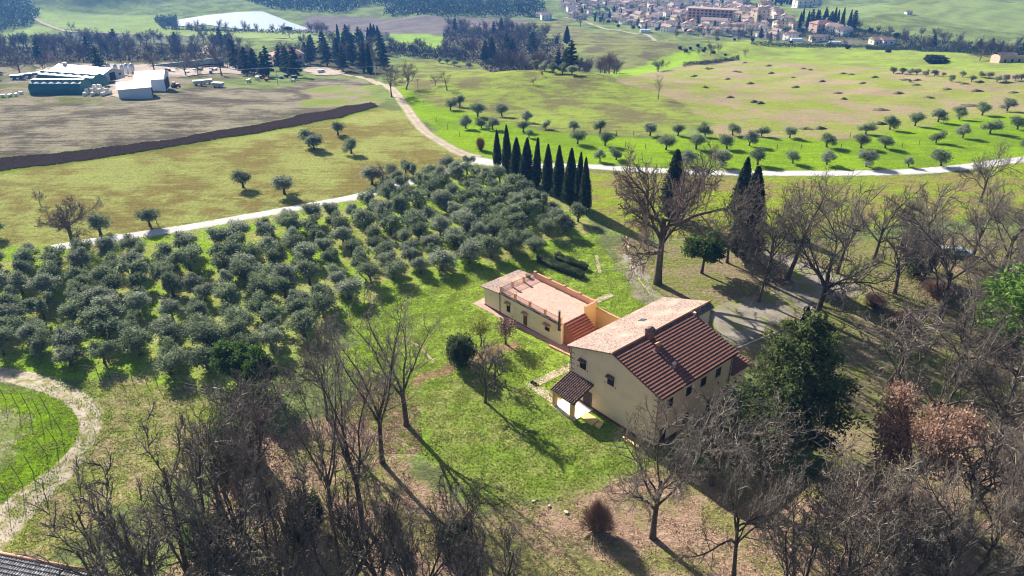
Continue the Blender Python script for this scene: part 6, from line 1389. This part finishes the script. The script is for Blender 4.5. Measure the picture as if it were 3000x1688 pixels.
tag(scrub('ivy', [(650, 1130), (770, 1090), (800, 1160), (740, 1300), (640, 1330), (610, 1220)], 5000, .15, 1.6, M['glossy_leaf'], 14), 'green ivy and brambles at the top of the left thicket', 'ivy')
tag(scrub('ivy', [(900, 1560), (560, 1560), (520, 1700), (880, 1720)], 4000, .15, 1.6, M['glossy_leaf'], 15), 'green ivy among the trunks at the bottom left', 'ivy')
tag(scrub('undergrowth', [(2540, 860), (2700, 800), (3100, 760), (3100, 1010), (2900, 1000), (2700, 930)], 9000, .14, 1.4, M['brush'], 16), 'reddish brown undergrowth beneath the right hand trees', 'undergrowth')

def tufts(name, label, poly, n, size, mat, seed, up, thr):
    W = [P(*p)[:2] for p in poly]; w = np.array(W); rs = np.random.RandomState(seed); k = n * 3; x = rs.uniform(w[:, 0].min(), w[:, 0].max(), k); y = rs.uniform(w[:, 1].min(), w[:, 1].max(), k)
    m = inside(x, y, W) & (.5 + .5 * fbm2(x, y, .22, seed) + .35 * rs.randn(k) > thr)
    q = np.stack([x - VO[0], y - VO[1]], 1); c, s_ = math.cos(VA), math.sin(VA); lx = q[:, 0] * c + q[:, 1] * s_; ly = -q[:, 0] * s_ + q[:, 1] * c
    m &= ~((lx > -6) & (lx < 11) & (ly > -4) & (ly < 21)) & ~((lx > -36) & (lx < -5) & (ly > 6) & (ly < 18)); x = x[m][:n]; y = y[m][:n]
    C = np.stack([x, y, H(x, y) + size * .35], 1); V, Fq = sprays(C, rs, size, .45, np.array([[0, 0, 1.6]]) if up else None)
    tag(mesh_np(name, V, Fq, mat), label, name.replace('_', ' '), kind='stuff')
M['grass_blade'] = leafm('grass_blade', (.24, .34, .04), (.30, .33, .09), .5, tr=.4); M['dry_leaf'] = simple('dry_leaf', (.55, .37, .27), (.33, .20, .14), 1.5, .8)
LAWN = [(1000, 930), (1180, 850), (1400, 780), (1560, 740), (1740, 690), (1800, 760), (1990, 890), (2000, 1380), (1900, 1400), (1560, 1490), (1380, 1480), (1240, 1330), (1040, 1200)]
tufts('grass', 'tufts of bright green grass over the lawn around the villa', LAWN, 75000, .13, M['grass_blade'], 61, True, .5)
tufts('grass', 'tufts of yellow green grass beside the track at the left', [(0, 1140), (250, 1110), (640, 1150), (640, 1400), (0, 1700)], 26000, .12, M['grass_blade'], 62, True, .55)
tufts('leaf_litter', 'fallen tan oak leaves under the trees along the bottom', [(700, 1300), (1050, 1180), (1230, 1400), (1600, 1490), (1900, 1380), (2500, 1400), (3100, 1100), (3200, 1800), (500, 1800)], 80000, .09, M['dry_leaf'], 63, False, .5)
tufts('leaf_litter', 'fallen pinkish leaves below the tall bare trees on the lawn', [(1170, 1130), (1060, 1100), (1010, 1230), (1090, 1330), (1240, 1330), (1230, 1210)], 9000, .09, M['dry_leaf'], 64, False, .45)
# unused prototypes must not stay at the origin
for k, (t, _, _) in PR.items():
    if k not in USED:
        for ch in list(t.children_recursive): bpy.data.objects.remove(ch)
        bpy.data.objects.remove(t)
for hp, s, u in HP:
    if not u:
        for ch in list(hp.children_recursive): bpy.data.objects.remove(ch)
        bpy.data.objects.remove(hp)

# ------------------------------------------------------------------ haze: one closed box of even air
hz = MB().box(-2900, 2900, -60, 3150, -96, 72).build('haze', None); hz['kind'] = 'stuff'
m = bpy.data.materials.new('haze_air'); m.use_nodes = True; nt = m.node_tree; nt.nodes.remove(nt.nodes['Principled BSDF'])
v = N(nt, 'ShaderNodeVolumePrincipled'); v.inputs['Color'].default_value = (.10, .36, 1.0, 1); v.inputs['Density'].default_value = .00014; v.inputs['Anisotropy'].default_value = .2
nt.links.new(v.outputs[0], nt.nodes['Material Output'].inputs['Volume']); hz.data.materials.append(m)
